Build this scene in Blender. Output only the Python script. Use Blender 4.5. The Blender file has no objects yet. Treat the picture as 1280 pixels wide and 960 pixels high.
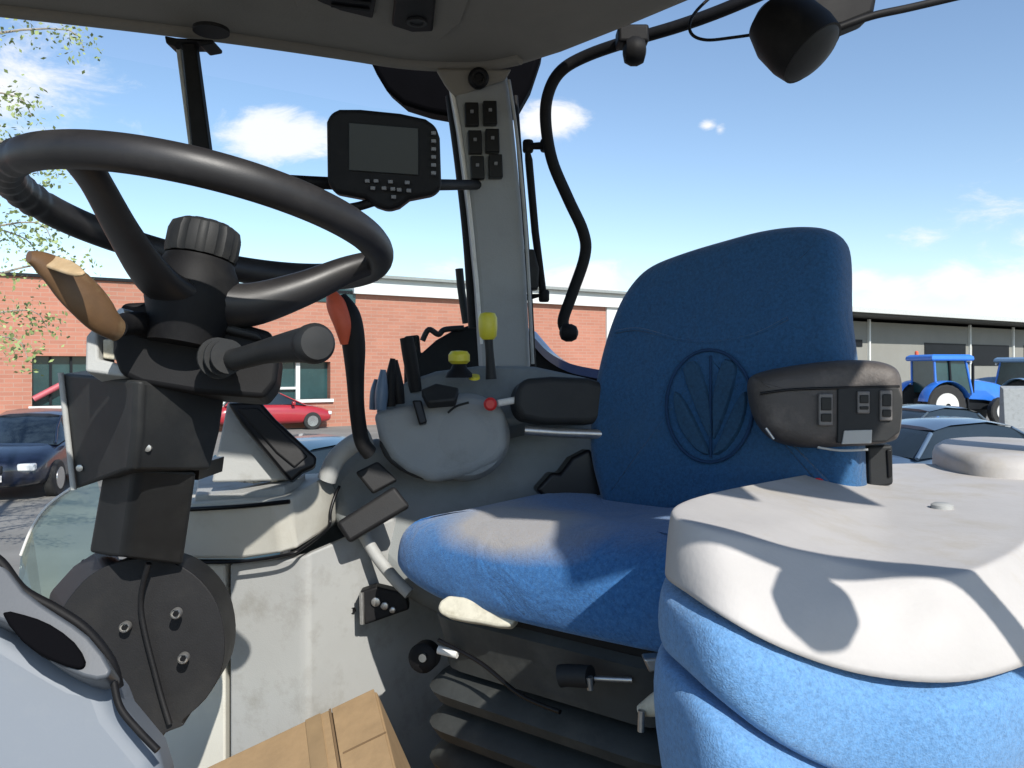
import bpy, bmesh, math, random
from mathutils import Vector, Matrix, noise as mnoise
random.seed(7)
C = bpy.context.scene.collection
V = Vector
H0 = 2.3                      # eye height above the yard
def U(px, py, d): return V(((px-640)/1000*d, d, H0+(460-py)/1000*d))
def Hz(px, py, z):            # point of a horizontal level z (relative to the eye)
    d = z*1000/(460-py); return U(px, py, d)

# ------------------------------------------------------------------ materials
def mat(name, col, rough=.5, var=.12, scale=12, bump=0, bscale=120, metal=0, spec=.5, dirt=None, dscale=3, damt=.5, sheen=0, coat=0, bdist=.002):
    m = bpy.data.materials.new(name); m.use_nodes = True
    nt = m.node_tree; N = nt.nodes; L = nt.links
    b = N['Principled BSDF']
    b.inputs['Roughness'].default_value = rough; b.inputs['Metallic'].default_value = metal
    b.inputs['Specular IOR Level'].default_value = spec
    if sheen: b.inputs['Sheen Weight'].default_value = sheen; b.inputs['Sheen Roughness'].default_value = .5
    if coat: b.inputs['Coat Weight'].default_value = coat; b.inputs['Coat Roughness'].default_value = .08
    tc = N.new('ShaderNodeTexCoord')
    n = N.new('ShaderNodeTexNoise'); n.inputs['Scale'].default_value = scale; n.inputs['Detail'].default_value = 6; n.inputs['Roughness'].default_value = .65
    L.new(tc.outputs['Object'], n.inputs['Vector'])
    r = N.new('ShaderNodeValToRGB')
    r.color_ramp.elements[0].position = .3; r.color_ramp.elements[1].position = .7
    r.color_ramp.elements[0].color = (*[c*(1-var) for c in col], 1); r.color_ramp.elements[1].color = (*[min(1, c*(1+var)) for c in col], 1)
    L.new(n.outputs['Fac'], r.inputs['Fac']); out = r.outputs['Color']
    if dirt:
        n2 = N.new('ShaderNodeTexNoise'); n2.inputs['Scale'].default_value = dscale; n2.inputs['Detail'].default_value = 8; n2.inputs['Roughness'].default_value = .7
        L.new(tc.outputs['Object'], n2.inputs['Vector'])
        mr = N.new('ShaderNodeMapRange'); mr.inputs['From Min'].default_value = .5; mr.inputs['From Max'].default_value = .72; mr.inputs['To Max'].default_value = damt
        L.new(n2.outputs['Fac'], mr.inputs['Value'])
        mx = N.new('ShaderNodeMix'); mx.data_type = 'RGBA'; mx.inputs['B'].default_value = (*dirt, 1)
        L.new(mr.outputs['Result'], mx.inputs['Factor']); L.new(out, mx.inputs['A']); out = mx.outputs['Result']
        rr = N.new('ShaderNodeMapRange'); rr.inputs['To Min'].default_value = rough; rr.inputs['To Max'].default_value = min(1, rough+.3)
        L.new(n2.outputs['Fac'], rr.inputs['Value']); L.new(rr.outputs['Result'], b.inputs['Roughness'])
    L.new(out, b.inputs['Base Color'])
    if bump:
        nb = N.new('ShaderNodeTexNoise'); nb.inputs['Scale'].default_value = bscale; nb.inputs['Detail'].default_value = 4
        L.new(tc.outputs['Object'], nb.inputs['Vector'])
        bp = N.new('ShaderNodeBump'); bp.inputs['Strength'].default_value = bump; bp.inputs['Distance'].default_value = bdist
        L.new(nb.outputs['Fac'], bp.inputs['Height']); L.new(bp.outputs['Normal'], b.inputs['Normal'])
    m['out'] = 1
    return m
def colour_of(m):             # (link source feeding base colour)
    b = m.node_tree.nodes['Principled BSDF']; return b, b.inputs['Base Color'].links[0].from_socket

M = {}
M['black'] = mat('black_plastic', (.007,.007,.008), .45, .2, 30, .08, 900, spec=.2, dirt=(.04,.038,.035), dscale=9, damt=.3)
M['disc'] = mat('satin_black_disc', (.007,.007,.008), .45, .2, 30, .1, 600, spec=.35, dirt=(.03,.028,.025), dscale=12, damt=.35)
M['cowl_shaded'] = mat('shaded_cowl_lip', (.06,.068,.08), .45, .08, 10, .02, 400)  # cowl colour darkened for the shade on its lip
M['arch'] = mat('arch_grey', (.20,.215,.215), .5, .06, 8, .2, 400, dirt=(.13,.13,.12), dscale=7, damt=.5)
M['matte'] = mat('matte_black', (.003,.003,.004), .8, .1, 20, spec=.03)
M['black_smooth'] = mat('black_smooth_plastic', (.005,.005,.006), .35, .2, 20, spec=.3)
M['charcoal'] = mat('charcoal_plastic', (.016,.017,.018), .45, .15, 30, .08, 800, spec=.35, dirt=(.07,.067,.06), dscale=7, damt=.3)
M['rim'] = mat('steering_rim_vinyl', (.016,.015,.016), .32, .15, 30, .05, 700, dirt=(.06,.055,.05), dscale=14, damt=.25)
M['grey'] = mat('grey_trim', (.36,.365,.355), .5, .05, 6, .15, 500, dirt=(.20,.19,.16), dscale=14, damt=.6)
M['cream'] = mat('cream_trim', (.56,.55,.49), .5, .05, 6, .15, 500, dirt=(.35,.32,.26), dscale=5, damt=.5)
M['cowl'] = mat('pale_grey_cowl', (.145,.168,.20), .42, .05, 5, .02, 400, dirt=(.25,.25,.24), dscale=5, damt=.3)
M['console'] = mat('console_grey', (.25,.265,.27), .5, .06, 8, .2, 400, dirt=(.12,.12,.11), dscale=7, damt=.5)
M['deck'] = mat('console_deck', (.16,.18,.19), .5, .15, 20, .2, 300, dirt=(.2,.2,.18), dscale=18, damt=.6)
M['pillar'] = mat('pillar_trim', (.27,.28,.28), .5, .05, 8, .2, 300, dirt=(.14,.14,.13), dscale=5, damt=.3)
M['liner'] = mat('roof_lining', (.215,.2,.17), .75, .08, 8, .4, 200, dirt=(.14,.125,.10), dscale=4, damt=.5)
M['bellows'] = mat('rubber_bellows', (.035,.038,.037), .5, .2, 20, .3, 90, dirt=(.09,.088,.078), dscale=11, damt=.6)
M['yellow'] = mat('yellow_knob', (.62,.55,.04), .4, .1, 30)
M['orange'] = mat('orange_grip', (.62,.10,.04), .4, .1, 25, dirt=(.2,.05,.03), dscale=12)
M['red'] = mat('red_plastic', (.6,.03,.03), .4)
M['white'] = mat('white_plastic', (.7,.69,.66), .4, .08, 20, dirt=(.4,.37,.3), dscale=20)
M['bone'] = mat('bone_plastic', (.55,.52,.42), .5, .1, 40, dirt=(.25,.22,.15), dscale=30, damt=.7)
M['metal'] = mat('worn_metal', (.45,.44,.42), .35, .2, 60, metal=.8)
M['brown'] = mat('brown_lever', (.13,.072,.034), .35, .25, 22, .2, 80, dirt=(.42,.31,.17), dscale=14, damt=.6)
M['tan'] = mat('sunlit_lever_tan', (.42,.30,.17), .45, .2, 40, dirt=(.6,.5,.35), dscale=30)  # lever brown lightened to look sunlit
M['blade'] = mat('slate_blue_grip', (.10,.15,.22), .4, .15, 30)
M['armrest'] = mat('taupe_armrest', (.062,.053,.048), .42, .12, 20, .3, 300, dirt=(.2,.17,.15), dscale=12, damt=.5)
M['screen'] = mat('screen_glass', (.022,.027,.028), .3, .05, 5, spec=.25)
M['btn'] = mat('pale_button', (.17,.17,.175), .5); M['swf'] = mat('switch_frame_grey', (.13,.12,.115), .4, .2, 60)
M['boxcard'] = mat('cardboard', (.30,.20,.105), .85, .12, 25, .3, 120, dirt=(.22,.14,.07), dscale=4, damt=.4)
M['cardedge'] = mat('cardboard_crease', (.16,.10,.05), .9)
M['tape'] = mat('parcel_tape', (.27,.185,.10), .35, .1, 30)
M['fabric'] = None
def fabric(name, col, col2, dust, dz=None, ns=200, patch=.35, wr=.5):
    m = mat(name, col, .9, .3, 240, .6, 620, sheen=.2, bdist=.0016)
    nt = m.node_tree; N = nt.nodes; L = nt.links; b, src = colour_of(m)
    tc = [n for n in N if n.type == 'TEX_COORD'][0]
    n = N.new('ShaderNodeTexNoise'); n.inputs['Scale'].default_value = ns; n.inputs['Detail'].default_value = 6; n.inputs['Roughness'].default_value = .8
    L.new(tc.outputs['Object'], n.inputs['Vector'])
    mr = N.new('ShaderNodeMapRange'); mr.inputs['From Min'].default_value = .45; mr.inputs['From Max'].default_value = .68
    L.new(n.outputs['Fac'], mr.inputs['Value'])
    mx = N.new('ShaderNodeMix'); mx.data_type = 'RGBA'; mx.inputs['B'].default_value = (*col2, 1)
    L.new(mr.outputs['Result'], mx.inputs['Factor']); L.new(src, mx.inputs['A']); out = mx.outputs['Result']
    # slow worn patches
    n2 = N.new('ShaderNodeTexNoise'); n2.inputs['Scale'].default_value = 7; n2.inputs['Detail'].default_value = 6
    L.new(tc.outputs['Object'], n2.inputs['Vector'])
    m2 = N.new('ShaderNodeMapRange'); m2.inputs['From Min'].default_value = .48; m2.inputs['From Max'].default_value = .75; m2.inputs['To Max'].default_value = patch
    L.new(n2.outputs['Fac'], m2.inputs['Value'])
    x2 = N.new('ShaderNodeMix'); x2.data_type = 'RGBA'; x2.inputs['B'].default_value = (*dust, 1)
    L.new(m2.outputs['Result'], x2.inputs['Factor']); L.new(out, x2.inputs['A']); out = x2.outputs['Result']
    if dz is not None:        # grime rubbed into a patch: centre, radii, strength
        c, rad, amt = dz
        vm = N.new('ShaderNodeVectorMath'); vm.operation = 'SUBTRACT'; vm.inputs[1].default_value = c
        L.new(tc.outputs['Object'], vm.inputs[0])
        vd = N.new('ShaderNodeVectorMath'); vd.operation = 'DIVIDE'; vd.inputs[1].default_value = rad
        L.new(vm.outputs[0], vd.inputs[0])
        vl = N.new('ShaderNodeVectorMath'); vl.operation = 'LENGTH'; L.new(vd.outputs[0], vl.inputs[0])
        ad = N.new('ShaderNodeMath'); ad.operation = 'MULTIPLY_ADD'; ad.inputs[1].default_value = 1.1; ad.inputs[2].default_value = -.55
        L.new(n2.outputs['Fac'], ad.inputs[0])
        s = N.new('ShaderNodeMath'); s.operation = 'ADD'; L.new(vl.outputs['Value'], s.inputs[0]); L.new(ad.outputs[0], s.inputs[1])
        m3 = N.new('ShaderNodeMapRange'); m3.inputs['From Min'].default_value = 1.15; m3.inputs['From Max'].default_value = .5; m3.inputs['To Max'].default_value = amt
        L.new(s.outputs[0], m3.inputs['Value'])
        x3 = N.new('ShaderNodeMix'); x3.data_type = 'RGBA'; x3.inputs['B'].default_value = (.36,.31,.24,1)
        L.new(m3.outputs['Result'], x3.inputs['Factor']); L.new(out, x3.inputs['A']); out = x3.outputs['Result']
    L.new(out, b.inputs['Base Color'])
    bp = [q for q in N if q.type == 'BUMP'][0]          # slack, creased cloth under the pile
    n4 = N.new('ShaderNodeTexNoise'); n4.inputs['Scale'].default_value = 11; n4.inputs['Detail'].default_value = 3; n4.inputs['Distortion'].default_value = 1.2
    L.new(tc.outputs['Object'], n4.inputs['Vector'])
    b4 = N.new('ShaderNodeBump'); b4.inputs['Strength'].default_value = wr; b4.inputs['Distance'].default_value = .012
    L.new(n4.outputs['Fac'], b4.inputs['Height']); L.new(b4.outputs['Normal'], bp.inputs['Normal'])
    return m
def glass(name, col=(.9,.95,.95), alpha=.12):
    m = bpy.data.materials.new(name); m.use_nodes = True; nt = m.node_tree; N = nt.nodes; L = nt.links
    for n in list(N):
        if n.type != 'OUTPUT_MATERIAL': N.remove(n)
    t = N.new('ShaderNodeBsdfTransparent'); t.inputs['Color'].default_value = (*col, 1)
    g = N.new('ShaderNodeBsdfGlossy'); g.inputs['Roughness'].default_value = .03
    f = N.new('ShaderNodeMath'); f.operation = 'MULTIPLY_ADD'; f.inputs[1].default_value = .7; f.inputs[2].default_value = alpha
    fr = N.new('ShaderNodeLayerWeight'); fr.inputs['Blend'].default_value = .15
    L.new(fr.outputs['Facing'], f.inputs[0]); f.inputs[1].default_value = .05
    mx = N.new('ShaderNodeMixShader'); L.new(f.outputs[0], mx.inputs[0]); L.new(t.outputs[0], mx.inputs[1]); L.new(g.outputs[0], mx.inputs[2])
    L.new(mx.outputs[0], [n for n in N if n.type == 'OUTPUT_MATERIAL'][0].inputs[0])
    return m
M['glass'] = glass('window_glass', (.95,.98,.98), .0)
M['haze_glass'] = glass('dusty_glass', (.75,.82,.78), .10)
M['carglass'] = mat('dark_car_glass', (.02,.03,.04), .08, .1, 3)

# ------------------------------------------------------------------ helpers
org = {}
def worg(p): return org.get(p.name, V((0,0,0))) if p else V((0,0,0))
def thing(name, label, cat, loc, group=None):
    o = bpy.data.objects.new(name, None); C.objects.link(o); o.location = loc; o['label'] = label; o['category'] = cat
    if group: o['group'] = group
    o.empty_display_size = .1; org[o.name] = V(loc); return o
def tag(o, label, cat, group=None):
    o['label'] = label; o['category'] = cat
    if group: o['group'] = group
    return o
def mk(name, verts, faces, m, parent=None, smooth=True, bevel=0, bseg=3, sub=0, loc=None, angle=None):
    me = bpy.data.meshes.new(name)
    if parent is None:
        w = V(loc) if loc is not None else sum((V(v) for v in verts), V())/len(verts)
    else: w = worg(parent)
    me.from_pydata([tuple(V(v)-w) for v in verts], [], faces)
    bm = bmesh.new(); bm.from_mesh(me); bmesh.ops.remove_doubles(bm, verts=bm.verts, dist=1e-6)
    bmesh.ops.recalc_face_normals(bm, faces=bm.faces); bm.to_mesh(me); bm.free()
    for p in me.polygons: p.use_smooth = smooth
    me.materials.append(m)
    o = bpy.data.objects.new(name, me); C.objects.link(o)
    if parent is None: o.location = w
    else: o.parent = parent
    org[o.name] = w
    if bevel:
        b = o.modifiers.new('bevel', 'BEVEL'); b.width = bevel; b.segments = bseg; b.limit_method = 'ANGLE'; b.angle_limit = math.radians(28)
    if sub:
        s = o.modifiers.new('sub', 'SUBSURF'); s.levels = s.render_levels = sub
    if smooth and not sub: 
        for e in me.edges: pass
        try: me.set_sharp_from_angle(angle=math.radians(angle or 40))
        except Exception: pass
        if bevel:
            wn = o.modifiers.new('wn', 'WEIGHTED_NORMAL'); wn.keep_sharp = True
    return o
def cr(pts, n=6, closed=False):           # catmull-rom through points (tuples or vectors)
    P = [V(p) for p in pts]; out = []; k = len(P)
    rng = range(k) if closed else range(k-1)
    for i in rng:
        if closed: a, b, c, d = P[(i-1)%k], P[i], P[(i+1)%k], P[(i+2)%k]
        else: a, b, c, d = P[max(i-1,0)], P[i], P[i+1], P[min(i+2,k-1)]
        for j in range(n):
            t = j/n; out.append(.5*((2*b)+(c-a)*t+(2*a-5*b+4*c-d)*t*t+(3*b-a-3*c+d)*t**3))
    if not closed: out.append(P[-1])
    return out
def tube(name, pts, r, m, parent=None, n=14, smooth_n=6, closed=False, ry=None, up=None, cap=True, loc=None):
    """sweep; r number or list per control point; ry optional second radius"""
    k = len(pts); R = r if isinstance(r, (list, tuple)) else [r]*k
    RY = ry if isinstance(ry, (list, tuple)) else ([ry]*k if ry else R)
    q = cr([(*V(p),) for p in pts], smooth_n, closed) if smooth_n > 1 else [V(p) for p in pts]
    rr = cr([(a, b, 0) for a, b in zip(R, RY)], smooth_n, closed) if smooth_n > 1 else [V((a,b,0)) for a, b in zip(R, RY)]
    K = len(q); verts = []; faces = []; prev = None
    for i in range(K):
        if closed: t = q[(i+1)%K]-q[(i-1)%K]
        else: t = q[min(i+1,K-1)]-q[max(i-1,0)]
        t.normalize()
        if up is not None: s = t.cross(V(up)).normalized()
        elif prev is None:
            s = t.cross(V((0,0,1)));  s = s if s.length > .05 else t.cross(V((1,0,0))); s.normalize()
        else:
            s = (prev - t*prev.dot(t)).normalized()
        prev = s; w = s.cross(t).normalized()
        for j in range(n):
            a = 2*math.pi*j/n; verts.append(q[i]+s*math.cos(a)*rr[i][0]+w*math.sin(a)*rr[i][1])
    for i in range(K if closed else K-1):
        for j in range(n):
            a = i*n+j; b = i*n+(j+1)%n; i2 = (i+1)%K
            faces.append((a, b, i2*n+(j+1)%n, i2*n+j))
    if cap and not closed:
        faces.append(tuple(range(n))[::-1]); faces.append(tuple((K-1)*n+j for j in range(n)))
    return mk(name, verts, faces, m, parent, True, loc=loc, angle=50)
def lathe(name, c, axis, prof, m, parent=None, n=40, ridges=0, amp=0, a0=None):
    c = V(c); ax = V(axis).normalized(); u = ax.cross(V((0,0,1))); u = u if u.length > .05 else ax.cross(V((1,0,0))); u.normalize(); w = ax.cross(u)
    verts = []; faces = []
    for (r, h) in prof:
        for j in range(n):
            a = 2*math.pi*j/n; k = 1+(amp*(1 if math.cos(ridges*a) > .2 else 0) if ridges else 0)
            verts.append(c+ax*h+(u*math.cos(a)+w*math.sin(a))*r*k)
    for i in range(len(prof)-1):
        for j in range(n): faces.append((i*n+j, i*n+(j+1)%n, (i+1)*n+(j+1)%n, (i+1)*n+j))
    faces.append(tuple(range(n))[::-1]); faces.append(tuple((len(prof)-1)*n+j for j in range(n)))
    return mk(name, verts, faces, m, parent, True, angle=35)
def loft(name, rings, m, parent=None, capa=True, capb=True, **k):
    n = len(rings[0]); verts = [V(v) for r in rings for v in r]; faces = []
    for i in range(len(rings)-1):
        for j in range(n): faces.append((i*n+j, i*n+(j+1)%n, (i+1)*n+(j+1)%n, (i+1)*n+j))
    if capa: faces.append(tuple(range(n))[::-1])
    if capb: faces.append(tuple((len(rings)-1)*n+j for j in range(n)))
    return mk(name, verts, faces, m, parent, **k)
def plane_hit(px, py, p0, nrm):
    r = V(((px-640)/1000, 1, (460-py)/1000)); c = V((0,0,H0)); t = (V(p0)-c).dot(nrm)/r.dot(nrm); return c+r*t
def plate(name, outline, at, nrm, thick, m, parent=None, bevel=.004, curve=0, bseg=3, **k):
    """slab whose front face lies in a plane through pixel/depth 'at' with normal nrm; thickness goes to -nrm"""
    nrm = V(nrm).normalized(); p0 = U(*at) if not isinstance(at, Vector) else at
    P = [plane_hit(x, y, p0, nrm) for x, y in outline]
    if curve: P = cr(P, curve, True)
    return loft(name, [P, [p-nrm*thick for p in P]], m, parent, bevel=bevel, bseg=bseg, **k)
def inset(P, nrm, d):
    n = len(P); out = []
    for i in range(n):
        t = (P[(i+1)%n]-P[(i-1)%n]).normalized(); out.append(P[i]+t.cross(nrm)*d)
    return out
def puff(name, P, nrm, prof, m, parent=None, sub=1, dome=0):
    """cushion: closed outline P, prof = list of (offset along nrm, inset)"""
    nrm = V(nrm).normalized(); c = sum(P, V())/len(P)
    t = (P[1]-P[0]).cross(nrm)
    area = V()
    for i in range(len(P)): area += (P[i]-c).cross(P[(i+1)%len(P)]-c)
    sgn = 1 if area.dot(nrm) < 0 else -1
    rings = [[p+nrm*h for p in inset(P, nrm, ins*sgn)] for h, ins in prof]
    # add inner concentric rings on the front for a soft cap
    h, ins = prof[-1]; last = rings[-1]; cc = sum(last, V())/len(last)
    for s in (.8, .5, .2): rings.append([cc+(p-cc)*s+nrm*dome*(1-s*s) for p in last])
    return loft(name, rings, m, parent, sub=sub, smooth=True)
def box(name, c, ex, ey, ez, m, parent=None, bevel=.003, **k):
    c = V(c); ex, ey, ez = V(ex), V(ey), V(ez)
    r = [c+ex*a+ey*b for a, b in ((-.5,-.5),(.5,-.5),(.5,.5),(-.5,.5))]
    return loft(name, [[p-ez*.5 for p in r], [p+ez*.5 for p in r]], m, parent, bevel=bevel, **k)
X, Y, Z = V((1,0,0)), V((0,1,0)), V((0,0,1))
FR = V((0,-1,0))              # faces the camera side

# cab axes (forward is towards the left of the picture)
def ang(a): a = math.radians(a); return V((-math.sin(a), -math.cos(a), 0))
F = ang(52); Rr = V((-F.y*-1, F.x*-1, 0)); Rr = V((F.y, -F.x, 0)); L_ = -Rr
SF = ang(41); SL = V((-SF.y, SF.x, 0))      # seat forward, seat left

# ================================================================== CAB
cab = thing('tractor_cab', 'open tractor cab with dark roof lining, grey corner pillar and pale inner side panels', 'tractor cab', (0,1.5,1.3))
ed = [(-60,18),(0,25),(150,42),(300,61),(430,80),(500,91),(560,95),(610,94),(650,86),(700,71),(780,41),(870,5)]
foot = [Hz(x, y, .63) for x, y in ed]
foot += [V((x,y,H0+.63)) for x,y in ((.55,1.15),(.8,1.0),(1.2,.78),(1.24,.56),(.95,.47),(.83,.44),(.80,.22),(.67,.13),(.54,.08),(.44,.12),(.36,.33),(.1,.38),(-.4,.40),(-1.25,.41),(-1.35,.9))]  # unseen near edge, notched so its shadow falls on seat, console and armrest
def shrink(P, d):
    c = sum(P, V())/len(P); return [p-(p-c).normalized()*d for p in P]
up = lambda P, h: [p+Z*h for p in P]
loft('roof_lining', [shrink(foot,.10), up(shrink(foot,.055),-.003), up(shrink(foot,.02),.002), up(foot,.014), up(foot,.05), up(shrink(foot,.02),.10)], M['liner'], cab, smooth=True, bevel=.004)
def ceil(name, out, m, h=.012, par=cab, z=.618):
    P = [Hz(x, y, z) for x, y in out]; return loft(name, [P, up(P, h+.03)], m, par, bevel=.004)
ceil('overhead_panel', [(355,-40),(600,-40),(575,30),(552,50),(500,44),(440,30),(370,8)], M['liner'], z=.624, h=.03)
v1 = ceil('roof_vent', [(402,-30),(476,-30),(466,24),(425,14),(396,2)], M['black'], z=.616)
v2 = ceil('roof_speaker', [(496,-30),(548,-30),(541,40),(515,41),(490,33)], M['black'], z=.616)
lathe('speaker_ring', Hz(521,28,.614), -Z, [(.018,-.004),(.018,.002),(.013,.002),(.012,-.001)], M['charcoal'], v2, 24)
for i in range(4):
    tube('vent_slat', [Hz(405+3*i, -20+9*i, .613), Hz(468-2*i, -14+9*i, .613)], .003, M['charcoal'], v1, 8, 1)
tube('roof_trim', [Hz(x, y-14, .628) for x, y in ed[:9]], .014, M['liner'], cab, 12, 4)

pil = plate('corner_pillar', [(563,88),(634,88),(642,150),(652,250),(659,350),(664,462),(604,462),(597,350),(587,250),(574,150)], (610,260,1.66), (.15,-1,.02), .09, M['pillar'], cab, .01)
plate('pillar_cap', [(545,86),(640,86),(632,100),(580,118),(568,122),(556,105)], (600,100,1.65), (.1,-1,-.3), .05, M['liner'], cab, .006)
for (cx, cy) in ((590,142),(613,140),(594,177),(616,175),(597,209),(620,207)):
    w, h = 9.0, 14.5
    sw = plate('rocker_switch', [(cx-w,cy-h),(cx+w-1,cy-h),(cx+w,cy+h),(cx-w+1,cy+h)], (cx,cy,1.645), (.15,-1,.02), .02, M['black_smooth'], pil, .002)
    plate('switch_symbol', [(cx-2,cy-5),(cx+2,cy-5),(cx+2,cy-1),(cx-2,cy-1)], (cx,cy,1.642), (.15,-1,.02), .006, M['btn'], sw, .0005)
lathe('pillar_dial', U(598,98,1.645), (.15,-1,-.2), [(.021,-.01),(.021,.008),(.016,.014),(.010,.014),(.009,.008)], M['black'], pil, 28)
tube('pillar_edge_strip', [U(561,100,1.66),U(572,150,1.66),U(586,250,1.66),U(596,350,1.66),U(603,430,1.66)], .0045, M['white'], cab, 8)
tube('pillar_edge_strip', [U(636,100,1.66),U(645,160,1.66),U(655,260,1.66),U(661,350,1.66),U(666,455,1.66)], .0035, M['grey'], cab, 8)
tube('window_frame', [U(564,120,1.76),U(575,200,1.76),U(586,300,1.76),U(593,410,1.76)], .0135, M['black'], cab, 12)
tube('window_frame', [U(644,120,1.78),U(650,200,1.78),U(660,330,1.78),U(667,460,1.78)], .006, M['black'], cab, 12)
plate('outer_roof_corner', [(455,60),(470,92),(482,112),(503,130),(535,140),(580,148),(625,146),(646,140),(664,108),(680,60)], (560,110,1.86), (0,-1,-.15), .12, M['matte'], cab, .012)
# outside bracket behind pillar
rb = plate('rear_bracket', [(505,420),(524,418),(526,442),(545,425),(566,413),(600,402),(604,500),(505,505)], (560,450,1.95), (.1,-1,.1), .06, M['black'], cab, .006)
tube('bracket_hook', [U(528,426,1.95),U(536,412,1.95),U(548,418,1.95),U(556,412,1.95),U(580,410,1.95)], .007, M['charcoal'], rb, 8)
tube('exhaust_stub', [U(574,336,1.9),U(577,365,1.9),U(583,404,1.9)], .0095, M['charcoal'], rb, 12)
# blue mudguard outside
M['tractor_blue'] = mat('tractor_blue_paint', (.015,.035,.13), .35, .1, 6, coat=.4, dirt=(.12,.14,.2), dscale=4, damt=.4)
rim = [(656,408),(668,422),(682,437),(700,449),(722,457),(760,464)]
def ribbon(name, pts, d, dz, w, m, par, th=.012):
    a = cr([U(x,y,d) for x,y in pts], 5); A = [p for p in a]; B = [p+V((.03,w,-.01)) for p in a]
    n = len(A); verts = A+B+[p-Z*th for p in A]+[p-Z*th for p in B]; f = []
    for i in range(n-1):
        f += [(i,i+1,n+i+1,n+i),(2*n+i,3*n+i,3*n+i+1,2*n+i+1),(i,2*n+i,2*n+i+1,i+1),(n+i,n+i+1,3*n+i+1,3*n+i)]
    return mk(name, verts, f, m, par, True)
fe = ribbon('rear_mudguard', rim, 1.95, 0, .08, M['tractor_blue'], cab, .022)
plate('mudguard_lining', [(660,424),(682,447),(705,462),(770,472),(770,500),(662,500)], (700,470,1.97), (0,-1,.1), .05, M['black'], cab, .004)
# side window behind the console
pts = [(-.75,1.42),(-.3,1.72),(-.08,1.8)]
wv = []; 
for (x, y) in pts: wv += [V((x,y,H0-.25)), V((x,y,H0+.56))]
mk('side_window', wv, [(0,2,3,1),(2,4,5,3)], M['glass'], cab)

# inner side panels
def wall(name, cols, y0, y1, m, thick=.03, par=cab, **k):
    A = [U(x,y0(x) if callable(y0) else y0,d) for x,d in cols]
    B = []
    for (x,d),a in zip(cols,A): B.append(V((a.x, a.y, U(x, y1, d).z)))
    P = A+B[::-1]
    n = len(cols); verts = A+B+[p+V((0,thick,0)) for p in A]+[p+V((0,thick,0)) for p in B]; f = []
    for i in range(n-1):
        f += [(i,i+1,n+i+1,n+i),(2*n+i,3*n+i,3*n+i+1,2*n+i+1),(i,2*n+i,2*n+i+1,i+1),(n+i,n+i+1,3*n+i+1,3*n+i)]
    f += [(0,n,3*n,2*n),(n-1,3*n-1,4*n-1,2*n-1)]
    return mk(name, verts, f, m, par, True, bevel=.004, **k)
top = lambda x: 705-(x-200)*.03 if x < 372 else 700-(x-372)*.9
wall('front_side_panel', [(120,1.33),(200,1.31),(281.5,1.29)], lambda x: 706, 1150, M['cream'])
wall('rear_side_panel', [(287.5,1.29),(330,1.275),(372,1.262),(380,1.26),(388,1.262),(420,1.30),(470,1.36),(520,1.44),(570,1.5),(640,1.55)], lambda x: 706-(x-287)*.10 if x < 375 else 697-(x-375)*.42, 1150, M['grey'], angle=60)
wall('panel_backing', [(100,1.36),(400,1.345),(640,1.62)], lambda x: 700, 1150, M['black_smooth'], .01)
plate('gap_filler', [(360,720),(366,640),(400,592),(450,588),(450,730)], (400,660,1.52), (.1,-1,.05), .03, M['arch'], cab, .004)
# dash side fairing above the panels
R0 = [(215,698,1.27),(300,699,1.25),(350,692,1.235),(372,686,1.24),(400,668,1.30),(416,655,1.36),(430,652,1.6),(215,690,1.75)]
R1 = [(225,660,1.25),(300,658,1.235),(345,655,1.22),(366,650,1.23),(398,634,1.29),(418,622,1.36),(432,622,1.6),(225,650,1.75)]
R2 = [(236,630,1.24),(300,626,1.225),(340,626,1.21),(364,622,1.22),(390,605,1.29),(404,593,1.36),(430,590,1.6),(236,600,1.75)]
cr_ = lambda R: [U(*p) for p in R]
loft('dash_fairing', [cr_(R0),cr_(R1),cr_(R2)], M['cream'], cab, bevel=.006)
T = [(244,622,1.27),(300,620,1.26),(355,611,1.26),(372,603,1.3),(382,594,1.38),(250,594,1.7)]
tp = [U(*p) for p in T]
loft('dash_shelf', [[p+Z*-.02 for p in tp], [p+Z*.004 for p in tp]], M['grey'], cab, bevel=.003)
tube('shelf_groove', [U(232,637,1.232),U(300,633,1.218),U(362,627,1.206)], .0035, M['black_smooth'], cab, 8)
tube('fairing_seam', [U(225,703,1.262),U(300,702,1.245),U(360,693,1.228),U(380,684,1.245),U(404,666,1.30),U(412,655,1.33),U(413,640,1.335),U(418,622,1.345),U(424,608,1.36)], .0028, M['black_smooth'], cab, 8)
# sloping dash instrument with black face
plate('dash_side', [(264,603),(284,502),(302,505),(375,600)], (300,560,1.30), (.1,-1,.1), .04, M['grey'], cab, .004)
db = plate('dash_screen_bar', [(284,503),(326,502),(345,524),(396,571),(394,583),(378,590),(364,602),(352,590),(300,528)], (330,545,1.27), (.25,-1,.25), .035, M['black_smooth'], cab, .005)
plate('bar_face', [(296,510),(322,509),(385,570),(368,585),(345,566)], (330,545,1.266), (.25,-1,.25), .01, M['disc'], db, .003)
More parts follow.
